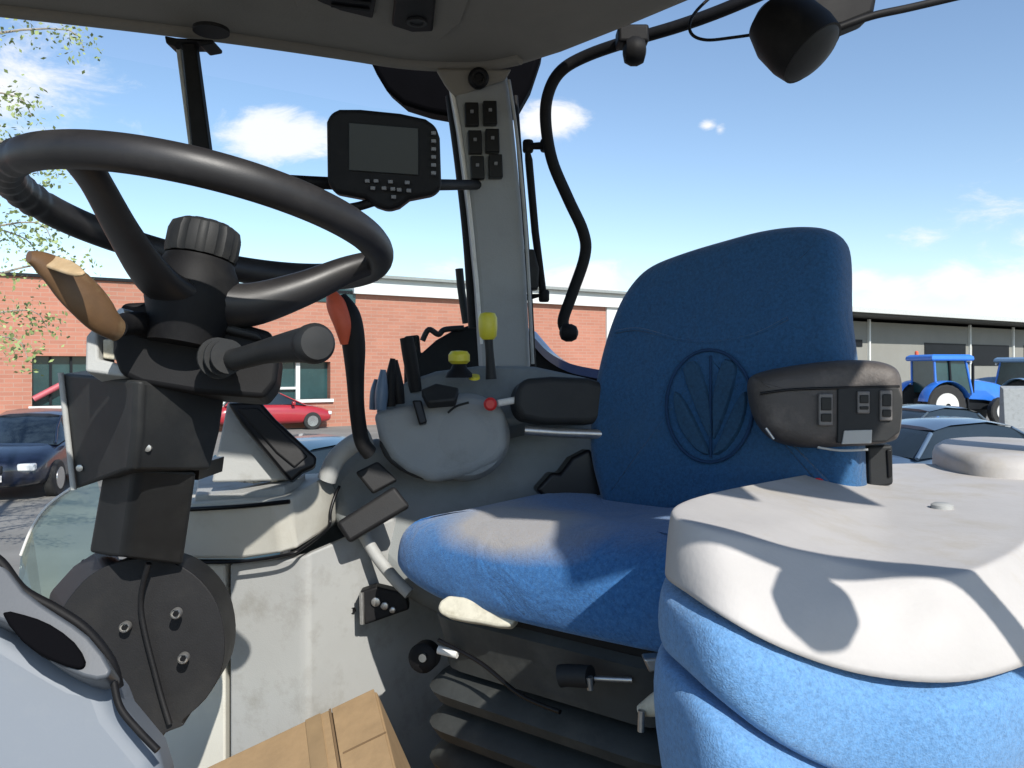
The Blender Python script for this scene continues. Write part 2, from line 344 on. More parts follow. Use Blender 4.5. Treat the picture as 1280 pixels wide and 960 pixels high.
# little loose bits on the shelf
for i, (x, y, nm, mt, lab) in enumerate(((306,604,'wing_nut','metal','shiny wing nut lying leftmost on the dash shelf'),(318,605,'metal_clip','white','pale clip on the dash shelf right of the wing nut'),(330,602,'rubber_cap','black','small round black cap in the middle of the dash shelf'),(345,603,'metal_coin','metal','round metal coin on the dash shelf beside the flat black dial'),(352,598,'round_dial','black','flat black dial at the corner of the dash shelf'))):
    c = U(x, y-1, 1.34)
    if i in (0,1): o = loft(nm, [[c+V((math.cos(a)*r, math.sin(a)*r, z)) for a, r in zip([k*math.pi/4 for k in range(8)], [.011,.004,.007,.004]*2)] for z in (0,.008)], M[mt], None, bevel=.001)
    else: o = lathe(nm, c, Z, [(.010 if i != 4 else .019,0),(.010 if i != 4 else .019,.006),(.006,.010),(.003,.010)], M[mt], None, 20)
    tag(o, lab, 'loose part')
# hump between fairing and seat
hp = [(404,604),(420,578),(438,560),(470,545),(540,556),(640,538),(790,530),(800,700),(640,790),(545,765),(500,738),(462,700),(428,668),(414,640)]
plate('wheel_arch_cover', hp, (500,650,1.40), (.15,-1,.25), .16, M['arch'], cab, .03, curve=3, bseg=4)
tube('arch_edge', [U(408,600,1.33),U(420,574,1.33),U(440,556,1.33),U(462,546,1.33)], .016, M['grey'], cab, 12)
tube('arch_edge', [U(452,664,1.32),U(470,694,1.31),U(492,722,1.30),U(512,742,1.29)], .010, M['grey'], cab, 12)  # pale tube laid along the arch edge as its highlight
plate('black_pad', [(444,590),(472,576),(497,600),(466,617)], (470,597,1.30), (.15,-1,.25), .02, M['disc'], cab, .004)
plate('black_pad', [(420,653),(493,607),(513,633),(436,679)], (466,643,1.26), (.15,-1,.25), .03, M['disc'], cab, .006)
# socket bracket on the side panel
sb = plate('socket_plate', [(449,740),(470,733),(508,742),(512,762),(455,782)], (480,758,1.30), (.1,-1,.1), .04, M['black'], cab, .004)
tube('socket_rim', [U(452,741,1.297),U(453,780,1.297)], .004, M['metal'], sb, 8, 1)
for (x,y,r) in ((470,752,6),(481,757,5),(491,762,4)): lathe('socket_screw', U(x,y,1.298), FR, [(r*.0012,-.004),(r*.0012,.004),(r*.0007,.005)], M['metal'], sb, 14)
lathe('panel_hole', U(441,763,1.325), FR, [(.005,-.002),(.005,.003),(.003,.001)], M['black'], cab, 14)
# floor
box('cab_floor', (0.1,1.1,H0-.95), X*2.6, Y*2.2, Z*.05, M['black'], cab, .01)
# front lower windscreen and its dusty reflection
w = [U(x,y,d) for x,y,d in ((26,694,1.5),(40,660,1.5),(60,632,1.5),(90,610,1.5),(118,596,1.5),(132,650,1.48),(120,730,1.45),(60,800,1.45),(20,760,1.47))]
loft('lower_windscreen', [w, [p+V((0,.006,0)) for p in w]], M['haze_glass'], cab, smooth=False)
tube('windscreen_edge', w[:5], .003, M['white'], cab, 8)
# near cowl bottom left
cw = plate('door_sill_cowl', [(-80,700),(-20,742),(20,790),(60,815),(100,838),(138,846),(152,885),(196,938),(215,1000),(-80,1010)], (60,880,.66), (.35,-1,.35), .12, M['cowl'], cab, .03, bseg=5)
c2 = plate('cowl_lip', [(-80,660),(-10,690),(30,738),(72,768),(110,795),(140,838),(120,850),(84,838),(44,812),(5,778),(-80,740)], (50,770,.645), (.3,-1,.6), .05, M['cowl_shaded'], cab, .014, curve=2, bseg=4)
plate('cowl_recess', [(2,765),(30,768),(62,780),(92,802),(106,826),(98,836),(62,824),(28,802)], (50,800,.632), (.3,-1,.6), .02, M['matte'], c2, .006, curve=2)
tube('cowl_seal', [U(-30,684,.655),U(0,703,.66),U(28,738,.66),U(70,762,.665),U(108,788,.67),U(138,826,.675),U(148,858,.68)], .0045, M['black'], cab, 10)
tube('cowl_seal', [U(142,852,.66),U(150,884,.655),U(172,912,.65),U(197,938,.645)], .003, M['black'], cab, 10)
# bar hanging from the roof behind the wheel
vb = plate('hanging_bar', [(226,48),(243,48),(262,190),(240,190)], (243,120,1.45), FR, .02, M['black'], cab, .003)
plate('bar_bracket', [(205,44),(220,47),(266,49),(266,54),(250,57),(246,52),(222,52),(218,57),(207,54)], (243,50,1.44), FR, .05, M['black'], vb, .003)
plate('bar_light_edge', [(219,56),(225,56),(240,188),(236,188)], (232,120,1.46), FR, .015, M['grey'], vb, .002)
lathe('bar_disc', U(264,38,1.36), Z, [(.03,-.003),(.03,.003)], M['black'], vb, 24)

# left rear door post with its handrail
dr = thing('left_door_post', 'black left rear door post with a curved handrail, beside the folded seat', 'door post', (1.2,.56,1.3))
tube('post', [V((1.2,.56,1.3)), V((1.2,.56,H0+.1)), V((1.19,.57,H0+.4)), V((1.17,.60,H0+.655))], [.045,.045,.045,.05], M['black'], dr, 14, 4)
gb = [V((x,y,H0+z)) for x,y,z in ((.31,.25,.215),(.33,.237,.214),(.395,.228,.196),(.44,.240,.185),(.491,.258,.176),(.543,.248,.170),(.593,.247,.10),(.63,.26,.03),(.75,.32,.0),(.95,.45,.0),(1.2,.56,.01))]
tube('handrail', gb, [.010,.012,.014,.014,.014,.014,.015,.015,.014,.014,.014], M['black'], dr, 12, 5)
box('backrest_shade_box', V((.785,.12,H0+.66)), X*.17, Y*.24, Z*.05, M['black'], cab, .012)  # unseen box added to keep sun off the lower backrest
box('cushion_shade_box', V((.605,.03,H0+.66)), X*.12, Y*.2, Z*.09, M['black'], cab, .015)  # unseen box added to shade the right part of the driver's cushion
lathe('rail_knob', V((.415,.20,H0+.165)), (.3,.2,.9), [(.012,-.03),(.032,-.015),(.038,.0),(.032,.018),(.01,.03)], M['black'], dr, 24)
# rail outside behind pillar
rail = tube('curved_rail', [U(*p) for p in ((708,414,1.72),(704,400,1.72),(715,368,1.72),(731,320,1.72),(729,290,1.71),(710,248,1.7),(690,200,1.69),(682,150,1.68),(686,115,1.67),(702,88,1.66),(735,69,1.64),(790,50,1.6),(850,32,1.56),(905,12,1.52),(975,-18,1.48))], .0125, M['black'], cab, 14, 6)
lathe('rail_ball', U(711,416,1.70), X, [(.004,-.02),(.014,-.016),(.019,-.006),(.019,.006),(.014,.016),(.004,.02)], M['black'], rail, 24)
box('rail_clamp', U(790,47,1.57), X*.06, Y*.05, Z*.035, M['black'], rail, .006)
lathe('clamp_knob', U(793,64,1.56), X, [(.008,-.022),(.022,-.018),(.028,-.006),(.028,.006),(.022,.018),(.008,.022)], M['black'], rail, 24)
# exterior mirror on a small bracket
mir = thing('side_mirror', 'small dark mirror block on a thin black bracket just right of the grey pillar', 'mirror', tuple(U(665,340,1.75)))
plate('mirror_housing', [(651,311),(668,311),(674,335),(673,361),(655,363),(651,345)], (662,338,1.74), FR, .04, M['charcoal'], mir, .005)
tube('mirror_bracket', [U(682,182,1.72),U(659,183,1.73),U(661,200,1.73),U(669,290,1.75),U(679,368,1.76),U(655,372,1.76)], .0085, M['black'], mir, 10, 1)
for p in ((682,182,1.72),(660,183,1.73),(680,370,1.76)): lathe('bracket_joint', U(*p)-Z*.013, Z, [(.010,0),(.012,.004),(.012,.022),(.010,.026)], M['black'], mir, 14)

# work lamp
wl = thing('work_lamp', 'black round work lamp hanging on a thin arm at the top right', 'lamp', tuple(U(1000,30,1.3)))
plate('lamp_bracket', [(950,12),(965,2),(1030,-18),(1100,-18),(1094,18),(1055,34),(1030,38)], (1020,10,1.33), FR, .06, M['black'], wl, .01)
lathe('lamp_housing', U(992,46,1.30), (.55,-.35,-.75), [(.02,-.07),(.045,-.055),(.058,-.02),(.060,.02),(.056,.045)], M['black'], wl, 36)
lathe('lamp_lens', U(992,46,1.30)+V((.55,-.35,-.75)).normalized()*.045, (.55,-.35,-.75), [(.052,0),(.045,.006),(.02,.012),(.004,.013)], M['charcoal'], wl, 36)
tube('lamp_arm', [U(1045,36,1.33),U(1090,20,1.33),U(1140,9,1.34),U(1230,-12,1.36)], .0065, M['black'], wl, 12)
tube('lamp_wire', [U(900,-14,1.4),U(872,12,1.4),U(862,30,1.39),U(866,44,1.38),U(884,50,1.37),U(915,47,1.36),U(950,42,1.34)], .0028, M['black'], wl, 8)

# ================================================================== STEERING COLUMN
hub = V((-.336,.882,H0+.157)); n = V((.135,.153,.979)).normalized()
st = thing('steering_column', 'black tractor steering wheel and tilting column with a brown shuttle lever and stalk', 'steering column', tuple(U(200,900,1.05)))
u = n.cross(Y).normalized(); v = n.cross(u)
def rimp(a, r=.19, h=0): return hub+(u*math.cos(a)+v*math.sin(a))*r+n*h
def pxof(p): return (640+1000*p.x/p.y, 460-1000*(p.z-H0)/p.y)
def near(px, py): return min((k*math.pi/180 for k in range(360)), key=lambda a: (pxof(rimp(a))[0]-px)**2+(pxof(rimp(a))[1]-py)**2)
NR = 144; aL = near(5,225)
rings = []
for i in range(NR):
    a = 2*math.pi*i/NR; rad = (u*math.cos(a)+v*math.sin(a)); d = min(abs(a-aL), 2*math.pi-abs(a-aL))
    k = 1+(.07*math.sin(i*2.1) if d < .5 else 0)
    rings.append([hub+rad*(.19+.0157*k*math.cos(t))+n*(.0175*k*math.sin(t)) for t in [2*math.pi*j/20 for j in range(20)]])
vs = [p for r in rings for p in r]; fs = [(i*20+j, i*20+(j+1)%20, ((i+1)%NR)*20+(j+1)%20, ((i+1)%NR)*20+j) for i in range(NR) for j in range(20)]
wh = mk('steering_wheel', vs, fs, M['rim'], st, True)
a1 = near(88,200); a2 = near(468,325); a3 = (a1+a2)/2+math.pi if abs(a1-a2) < math.pi else (a1+a2)/2
for a in (a1, a2):
    rad = u*math.cos(a)+v*math.sin(a)
    tube('spoke', [hub+rad*.02-n*.085, hub+rad*.06-n*.078, hub+rad*.11-n*.05, hub+rad*.155-n*.018, hub+rad*.186+n*0], [.034,.029,.022,.019,.022], M['rim'], wh, 18, 6, ry=[.020,.013,.009,.009,.012] if a == a1 else [.026,.024,.020,.016,.013], up=n)
lathe('wheel_hub', hub-n*.135, n, [(.036,0),(.040,.02),(.048,.045),(.046,.075),(.038,.090),(.036,.095)], M['black'], wh, 40)
lathe('hub_cap', hub-n*.038, n, [(.037,0),(.0385,.006),(.0385,.026),(.036,.034),(.028,.039),(.012,.041),(.003,.041)], M['charcoal'], wh, 96, 12, -.045)
# switch housing
hs = plate('switch_housing', [(152,378),(196,376),(262,392),(338,414),(350,440),(346,478),(330,498),(250,492),(176,480),(150,468),(140,440),(142,402)], (240,435,.87), (.25,-1,.12), .11, M['black'], st, .006, bseg=3)
plate('housing_lid', [(186,384),(203,382),(240,392),(322,414),(328,424),(240,404),(202,400),(200,422),(186,420)], (240,405,.862), (.25,-1,.3), .02, M['charcoal'], hs, .004)
stk = tube('indicator_stalk', [U(276,452,.86),U(300,448,.82),U(330,440,.79),U(360,434,.76),U(390,430,.73)], [.012,.0115,.012,.0145,.0175], M['charcoal'], st, 20, 6)
lathe('stalk_end', U(388,430.5,.732), V((.22,-.34,.02)), [(.0175,0),(.0185,.006),(.0185,.014),(.015,.019),(.005,.020)], M['charcoal'], stk, 28)
for i in range(3): lathe('stalk_rib', U(272+6*i,448-i,.845-.008*i), V((.6,-.7,.1)), [(.022-.002*i,0),(.022-.002*i,.003)], M['charcoal'], stk, 24)
# brown shuttle lever
lv = tube('shuttle_lever', [U(36,321,.70),U(52,328,.71),U(78,346,.725),U(105,372,.74),U(128,396,.76),U(146,412,.78)], [.006,.011,.0165,.019,.018,.013], M['brown'], st, 20, 6, ry=[.004,.007,.009,.010,.011,.009], up=V((.3,-.8,.5)))
plate('lever_sunlit_top', [(38,316),(60,317),(88,324),(106,338),(92,342),(70,336),(44,326)], (70,328,.708), (-.1,-.6,.8), .004, M['tan'], lv, .002, curve=2)  # thin paler plate standing for sunlight on the lever's top
tube('lever_neck', [U(146,408,.80),U(170,404,.84),U(200,412,.88)], [.011,.013,.016], M['black'], st, 14)
tube('lever_neck', [U(150,392,.82),U(170,400,.84),U(186,420,.88)], [.006,.007,.007], M['metal'], st, 10)
lb = plate('lever_bracket', [(107,420),(121,404),(123,448),(166,458),(176,468),(150,470),(106,464)], (130,445,.86), (.1,-1,.3), .05, M['grey'], st, .003)
plate('bracket_tab', [(128,424),(142,424),(143,440),(160,442),(160,452),(128,448)], (140,440,.87), FR, .02, M['bone'], lb, .002)
# upper shroud, a wedge with a front edge
def ringpx(y, pts): return [U(x, yy if yy else y, d) for x, yy, d in pts]
top_ = [(78,467,.97),(120,470,.90),(160,474,.855),(168,475,.845),(178,476,.845),(186,477,.855),(240,485,.90),(281,492,.96),(270,480,1.07),(110,462,1.07)]
mid_ = [(84,520,.97),(122,530,.905),(158,540,.862),(165,541,.85),(176,541,.85),(183,541,.86),(235,540,.90),(274,540,.955),(262,535,1.07),(115,525,1.07)]
bot_ = [(93,612,.98),(125,600,.92),(152,590,.875),(159,588,.865),(170,588,.865),(177,588,.875),(225,588,.91),(262,587,.95),(255,585,1.06),(120,600,1.06)]
loft('column_shroud', [[U(*p) for p in r] for r in (top_, mid_, bot_)], M['charcoal'], st, bevel=.004)
tube('shroud_seal', [U(76,466,.965),U(82,520,.965),U(92,612,.97)], .0035, M['grey'], st, 8)
lo1 = [(130,588,.94),(150,588,.92),(166,588,.895),(178,588,.895),(245,590,.94),(240,585,1.06),(135,585,1.06)]
lo2 = [(112,690,1.0),(134,694,.98),(150,696,.955),(162,697,.955),(228,706,1.0),(224,700,1.1),(118,690,1.1)]
for (x,y,d) in ((100,585,.955),(250,505,.93),(185,560,.872)): lathe('cover_screw', U(x,y,d-.002), (.1,-1,0), [(.004,-.004),(.004,.002),(.002,.0025)], M['metal'], st, 12)
loft('lower_column', [[U(*p) for p in r] for r in (lo1, lo2)], M['charcoal'], st, bevel=.004)
loft('column_gap', [[U(*p) for p in ((140,580,.95),(250,580,.95),(248,600,.97),(140,600,.97))], [U(*p)+V((0,.08,0)) for p in ((140,580,.95),(250,580,.95),(248,600,.97),(140,600,.97))]], M['black_smooth'], st)
bo = [(96,735),(120,714),(150,702),(185,698),(220,705),(250,725),(272,757),(281,800),(276,840),(257,874),(229,900),(229,907),(205,917),(194,930),(165,900),(146,868),(130,834),(84,800),(74,770)]
bd = plate('pivot_disc', bo, (180,800,1.0), (.2,-1,.12), .10, M['disc'], st, .006, curve=3)
tube('disc_rib', [U(186,704,.985),U(176,760,.992),U(196,850,.99),U(212,905,.985)], .0035, M['disc'], bd, 8)
for (x,y) in ((156,784),(220,767),(229,823)):
    b_ = lathe('pivot_bolt', U(x,y,.985), (.2,-1,.12), [(.0065,-.008),(.0065,.003),(.0055,.0045),(.005,.001)], M['metal'], bd, 20)
    lathe('bolt_socket', U(x,y,.983), (.2,-1,.12), [(.0035,-.002),(.0035,.0035)], M['black_smooth'], b_, 6)
loft('pivot_drum', [[U(x,y,d) for x,y,d in r] for r in (((58,742,1.12),(92,706,1.13),(124,686,1.14),(150,690,1.15),(110,800,1.12),(70,800,1.1)),((80,775,1.0),(100,736,1.0),(140,708,1.0),(160,715,1.01),(130,820,1.0),(90,815,1.0)))], M['charcoal'], st, bevel=.01)

# ================================================================== DRIVER'S SEAT
M['fabric'] = fabric('blue_seat_velour', (.010,.068,.168), (.020,.10,.235), (.035,.09,.165))  # seat blue darkened to carry the shade on the backrest
seat = thing('driver_seat', 'blue fabric driver seat with dusty cushion, round stitched emblem and black rubber suspension', "driver's seat", (.2,1.2,H0-.92))
sn = (SF*math.cos(math.radians(9))+Z*math.sin(math.radians(9))).normalized()
sp = U(890,510,1.2)
bk = [(739,612),(728,560),(731,505),(741,450),(755,402),(773,362),(802,329),(848,309),(900,293),(945,281),(992,275),(1033,280),(1048,306),(1049,380),(1056,440),(1064,520),(1066,600),(1060,640),(900,650),(760,645)]
BP = cr([plane_hit(x,y,sp,sn) for x,y in bk], 3, True)
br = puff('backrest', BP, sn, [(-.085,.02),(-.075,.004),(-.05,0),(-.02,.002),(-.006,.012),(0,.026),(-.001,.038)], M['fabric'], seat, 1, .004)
# stitched seams and emblem
def onseat(x, y, h=0): return plane_hit(x, y, sp, sn)+sn*h
tube('backrest_seam', [onseat(x,y,.001) for x,y in ((770,415),(800,412),(850,425),(895,428),(945,418),(985,398))], .0028, M['fabric'], br, 8)
M['seam'] = mat('dark_seam', (.006,.036,.10), .9)
M['emblem_grey'] = mat('emblem_grey_thread', (.014,.060,.125), .85, .3, 200, .5, 300)
ell = [(889+54*math.cos(t), 508+70*math.sin(t)) for t in [k*math.pi/18 for k in range(36)]]
em = tube('emblem_ring', [onseat(x,y,.005) for x,y in ell], .0026, M['seam'], br, 8, 1, closed=True)
def patch(out, m, h=.0075, par=em, nm='emblem_leaf', c=2):
    P = cr([onseat(x,y,h) for x,y in out], c, True); 
    return puff(nm, P, sn, [(-.006,-.001),(-.002,0),(0,.0015)], m, par, 0, .001)
patch([(856,462),(870,452),(880,470),(888,500),(891,530),(890,548),(880,530),(868,500)], M['emblem_grey'])
patch([(922,460),(908,450),(899,470),(893,500),(893,530),(894,548),(903,528),(914,498)], M['emblem_grey'])
patch([(845,490),(856,500),(868,522),(880,548),(887,568),(872,562),(855,540),(846,515)], M['emblem_grey'])
patch([(934,490),(924,500),(912,524),(902,548),(893,568),(908,562),(924,540),(933,515)], M['emblem_grey'])
tube('emblem_stem', [onseat(890,445,.004),onseat(890,500,.005),onseat(890,572,.004)], .002, M['seam'], em, 8, 1)

# cushion : rings on levels
dirtc = None
cush_loc = V(seat.location)
M['cushion'] = fabric('blue_cushion_velour', (.022,.12,.32), (.05,.19,.44), (.10,.19,.33), (tuple(U(640,668,1.10)-cush_loc+Z*.015), (.13,.16,.035), .75))  # seat blue lightened for sun on the cushion, with a grime patch
fl, nl = V((-.165,1.19,0)), V((.215,.90,0))      # far-front and near-front corners
SLc = (nl-fl).normalized(); SBc = V((-SLc.y, SLc.x, 0))
def cus(z, out, bulge):
    """rounded rectangle of the cushion at level z"""
    w = (nl-fl).length; P = []
    prof = [(-out,.10),(-out,.03),(-out*.4+.0,-out*.3-.0),(.06,-out-.012-bulge),(w/2,-out-.02-bulge),(w-.06,-out-.012-bulge),(w+out*.4,-out*.3),(w+out,.03),(w+out,.10),(w+out,.25),(w+out*.9,.42),(w-.02,.46),(w/2,.47),(.02,.46),(-out*.9,.42),(-out,.25)]
    for a, b in prof: P.append(fl+SLc*a+SBc*b+Z*(H0+z))
    return cr(P, 3, True)
rg = [cus(-.325,-.03,0),cus(-.332,-.002,0),cus(-.322,.008,.002),cus(-.29,.012,.006),cus(-.25,.012,.006),cus(-.228,.004,.003),cus(-.216,-.010,0),cus(-.208,-.035,0),cus(-.204,-.07,0)]
last = rg[-1]; cc = sum(last, V())/len(last)
for s, h in ((.75,-.002),(.5,-.008),(.2,-.012)): rg.append([cc+(p-cc)*s+Z*h for p in last])
# kick up the near rear, tilt front edge
ring_shift = lambda p: p
for r in rg:
    for p in r:
        k = (p-fl).dot(SLc)/(nl-fl).length; b_ = (p-fl).dot(SBc)
        e = max(0, 1-k/.30)**2 if k > 0 else 1
        if p.z > H0-.265: p.z -= .026*e
        elif p.z < H0-.30: p.z += .030*e
        if p.z > H0-.24: p.z += .010*math.exp(-((k-.98)/.15)**2)
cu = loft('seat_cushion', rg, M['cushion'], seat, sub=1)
cr2 = [U(*p) for p in ((745,628,1.36),(760,606,1.38),(900,602,1.32),(1060,600,1.10),(1075,650,1.05),(900,668,1.16))]
loft('rear_cushion', [[p-Z*.05 for p in cr2], cr2], M['fabric'], seat, bevel=.02)
plate('hinge_cover', [(670,612),(690,590),(700,592),(715,572),(738,560),(770,640),(700,640)], (710,605,1.34), (.1,-1,.1), .06, M['black_smooth'], seat, .006)
# armrest box on the seat's left side
ap = U(1040,500,1.06); an = V((-.22,-1,.06)).normalized()
arm_out = [(938,478),(950,464),(990,455),(1046,448),(1090,447),(1118,452),(1133,466),(1136,500),(1132,545),(1112,556),(1048,562),(995,560),(965,548),(945,520)]
A0 = [plane_hit(x,y,ap,an) for x,y in arm_out]; A0 = cr(A0, 3, True)
arm = puff('armrest', A0, an, [(-.13,.03),(-.12,.008),(-.09,0),(-.03,0),(-.010,.005),(-.002,.014),(0,.024)], M['armrest'], seat, 1, .001)
def onarm(x, y, h=0): return plane_hit(x, y, ap, an)+an*h
def armbit(nm, out, h, th, m, par=arm, bev=.002):
    P = [onarm(x,y,h) for x,y in out]; return loft(nm, [P,[p-an*th for p in P]], m, par, bevel=bev)
cp = armbit('control_panel', [(1046,486),(1060,484),(1122,484),(1128,500),(1124,540),(1108,552),(1046,554)], .004, .02, M['charcoal'])
for cx, cy, w, h in ((1031,512,9,20),(1078,503,8,14),(1106,507,8,19)):
    s_ = armbit('rocker_switch', [(cx-w,cy-h),(cx+w,cy-h),(cx+w,cy+h),(cx-w,cy+h)], .008, .014, M['swf'])
    armbit('switch_rocker', [(cx-w+3,cy-h+5),(cx+w-2,cy-h+5),(cx+w-2,cy+1),(cx-w+3,cy+1)], .010, .008, M['black_smooth'], s_, .001)
    armbit('switch_rocker', [(cx-w+3,cy+5),(cx+w-2,cy+5),(cx+w-2,cy+h-5),(cx-w+3,cy+h-5)], .010, .008, M['black_smooth'], s_, .001)
armbit('panel_label', [(1054,538),(1089,537),(1088,554),(1051,555)], .007, .006, M['grey'], cp, .001)
tube('panel_groove', [onarm(950,492,.0015),onarm(990,487,.0015),onarm(1046,485,.0025),onarm(1124,483,.0015)], .0018, M['black_smooth'], arm, 8)
tube('armrest_strip', [onarm(1022,559,.0),onarm(1050,563,.0),onarm(1085,562,.0)], .0016, M['grey'], arm, 8)
tube('armrest_strip', [onarm(957,535,.001),onarm(967,549,.001)], .002, M['metal'], arm, 8, 1)
plate('armrest_bracket', [(1084,558),(1116,556),(1117,606),(1086,612)], (1100,580,1.10), (-.2,-1,0), .05, M['charcoal'], seat, .004)
plate('bracket_edge', [(1108,562),(1115,562),(1116,596),(1110,598)], (1112,580,1.095), (-.2,-1,0), .008, M['black_smooth'], seat, .002)
# under-seat frame and bellows
def rr(z, out, cx=.0, cy=.0, wx=.36, wy=.40):
    c = (fl+nl)*.5+SBc*.23; hx, hy = wx/2+out, wy/2+out; k = .05; P = []
    for sx, sy in ((-1,-1),(1,-1),(1,1),(-1,1)):
        for t in range(5):
            a = {(-1,-1):math.pi,(1,-1):1.5*math.pi,(1,1):0,(-1,1):.5*math.pi}[(sx,sy)]+t*math.pi/8
            P.append(c+SLc*(sx*(hx-k)+k*math.cos(a)+cx)+SBc*(sy*(hy-k)+k*math.sin(a)+cy)+Z*(H0+z))
    return P
loft('seat_pan', [rr(-.325,.0),rr(-.335,.012),rr(-.35,.014),rr(-.375,-.01),rr(-.385,-.03)], M['black'], seat, smooth=True, bevel=.002)
loft('suspension_frame', [rr(-.345,.010,0,0),rr(-.36,.022,0,0),rr(-.40,.014,0,0),rr(-.435,.010,0,0),rr(-.455,-.02,0,.01)], M['bellows'], seat, smooth=True)
br_ = []
z = -.445
for i in range(9):
    br_ += [rr(z,-.01),rr(z-.006,.018),rr(z-.022,.030),rr(z-.038,.022),rr(z-.044,-.008)]; z -= .052
loft('suspension_bellows', br_, M['bellows'], seat, smooth=True)
hd = [(546,760),(560,744),(600,752),(642,766),(636,784),(600,779),(560,772)]
plate('tilt_handle', hd, (590,765,1.06), (-.3,-1,.5), .022, M['bone'], seat, .006, curve=2)
ak = tube('adjuster_knob', [U(700,845,.98),U(712,844,.975),U(738,846,.96)], .0135, M['charcoal'], seat, 18, 2)
tube('knob_tip', [U(736,846,.955),U(738,862,.955)], [.005,.004], M['metal'], ak, 10, 1)
tube('knob_rod', [U(742,848,.97),U(790,850,.96)], .0035, M['metal'], ak, 8, 1)
tube('adjuster_lever', [U(800,888,.90),U(818,882,.89),U(838,872,.88),U(850,868,.88)], [.006,.012,.014,.012], M['bone'], seat, 12)
tube('lever_spring', [U(802,888,.885),U(801,914,.885)], .004, M['metal'], seat, 8, 1)
plate('slide_catch', [(804,824),(830,822),(828,838),(812,842)], (815,832,.9), FR, .02, M['metal'], seat, .003)
pb = lathe('frame_pivot', U(529,822,1.2), (-.2,-1,.1), [(.022,-.02),(.022,.004),(.017,.008),(.008,.009)], M['black'], seat, 26)
lathe('pivot_screw', U(529,822,1.188), (-.2,-1,.1), [(.006,-.002),(.006,.004)], M['metal'], pb, 12)
tube('frame_pin', [U(548,812,1.14),U(572,818,1.13)], .006, M['white'], seat, 10, 1)
tube('cable', [U(548,800,1.12),U(600,828,1.08),U(650,868,1.03),U(700,890,.98)], .003, M['black_smooth'], seat, 8)
loft('seat_plinth', [rr(-.80,.03),rr(-.93,.05)], M['black'], seat, bevel=.005)

# ================================================================== INSTRUCTOR SEAT (folded, near right)
ins = thing('folded_passenger_seat', 'folded passenger seat with a dusty white moulded cover over sunlit blue fabric, nearest the camera', 'passenger seat', (.45,.85,H0-.9))
M['cover'] = mat('white_moulded_cover', (.44,.42,.405), .5, .06, 9, .15, 200, dirt=(.36,.31,.225), dscale=6, damt=.7)
M['fabric_lit'] = fabric('sunlit_blue_velour', (.095,.235,.45), (.145,.30,.53), (.20,.33,.48), None, 420, .2, .2)  # same blue made paler for the sunlight on this seat
def zr(pts, z): return [V((a, b, H0+z)) for a, b in pts]
# level outlines, clockwise from far-left corner: front edge (left) -> near edge (right) -> back
def lev(z, base, k=3):
    out = []
    for a, b in base:         # the folded backrest leans: its front left corner sits higher and nearer
        p = 640+1000*a/b; t = min(1, max(0, (p-832)/300)); t = t*t*(3-2*t); q = .74+.26*t
        out.append(V((a*q, b*q, H0+z*q)))
    return cr(out, k, True)
t0 = [(.178,.900),(.209,.80),(.250,.72),(.290,.655),(.325,.632),(.365,.640),(.43,.695),(.50,.77),(.62,.93),(.75,1.12),(.80,1.28),(.70,1.38),(.56,1.32),(.375,1.16),(.235,1.02)]
t1 = [(.172,.905),(.180,.83),(.196,.75),(.222,.665),(.262,.608),(.320,.590),(.385,.615),(.47,.68),(.62,.86),(.80,1.10),(.88,1.30),(.74,1.46),(.52,1.36),(.34,1.16),(.22,1.02)]
def mix(a, b, t): return [(p[0]*(1-t)+q[0]*t, p[1]*(1-t)+q[1]*t) for p, q in zip(a, b)]
top_c = (sum(p[0] for p in t0)/15, sum(p[1] for p in t0)/15)
tin = [(top_c[0]+(p[0]-top_c[0])*.9, top_c[1]+(p[1]-top_c[1])*.9) for p in t0]
tin2 = [(top_c[0]+(p[0]-top_c[0])*.5, top_c[1]+(p[1]-top_c[1])*.5) for p in t0]
tin3 = [(top_c[0]+(p[0]-top_c[0])*.1, top_c[1]+(p[1]-top_c[1])*.1) for p in t0]
cov = loft('moulded_cover', [lev(-.238,mix(t0,t1,.97)),lev(-.234,t1),lev(-.222,mix(t0,t1,.93)),lev(-.200,mix(t0,t1,.72)),lev(-.182,mix(t0,t1,.42)),lev(-.170,mix(t0,t1,.13)),lev(-.165,mix(t0,t1,.03)),lev(-.1632,mix(t0,tin,.12)),lev(-.1636,mix(t0,tin,.4)),lev(-.164,tin),lev(-.163,tin2),lev(-.163,tin3)], M['cover'], ins, sub=1)
# raised rear hinge block with shallow handle recess
hb = [(.70,1.22),(.76,1.17),(.84,1.20),(.94,1.32),(.99,1.46),(.92,1.56),(.80,1.50),(.72,1.36)]
loft('cover_hinge_block', [lev(-.19,hb,5),lev(-.150,hb,5),lev(-.140,[(.85+(a-.85)*.97,1.36+(b-1.36)*.97) for a,b in hb],5),lev(-.132,[(.85+(a-.85)*.88,1.36+(b-1.36)*.88) for a,b in hb],5)], M['cover'], ins)
lathe('cover_plug', V((.50,.93,H0-.161)), Z, [(.012,-.004),(.012,.002),(.009,.004)], M['grey'], ins, 20)
cvb = [(x*1.0, y) for x, y in t1]
def grow(P, k):
    cx = sum(p[0] for p in P)/len(P); cy = sum(p[1] for p in P)/len(P); out = []
    for x, y in P:
        d = math.hypot(x-cx, y-cy); out.append((x+(x-cx)/d*k, y+(y-cy)/d*k))
    return out
loft('backrest_padding', [lev(-.316,grow(t1,-.03)),lev(-.315,grow(t1,-.004)),lev(-.310,grow(t1,.004)),lev(-.295,grow(t1,.008)),lev(-.27,grow(t1,.008)),lev(-.245,grow(t1,.003)),lev(-.237,grow(t1,-.006))], M['fabric_lit'], ins, sub=1)
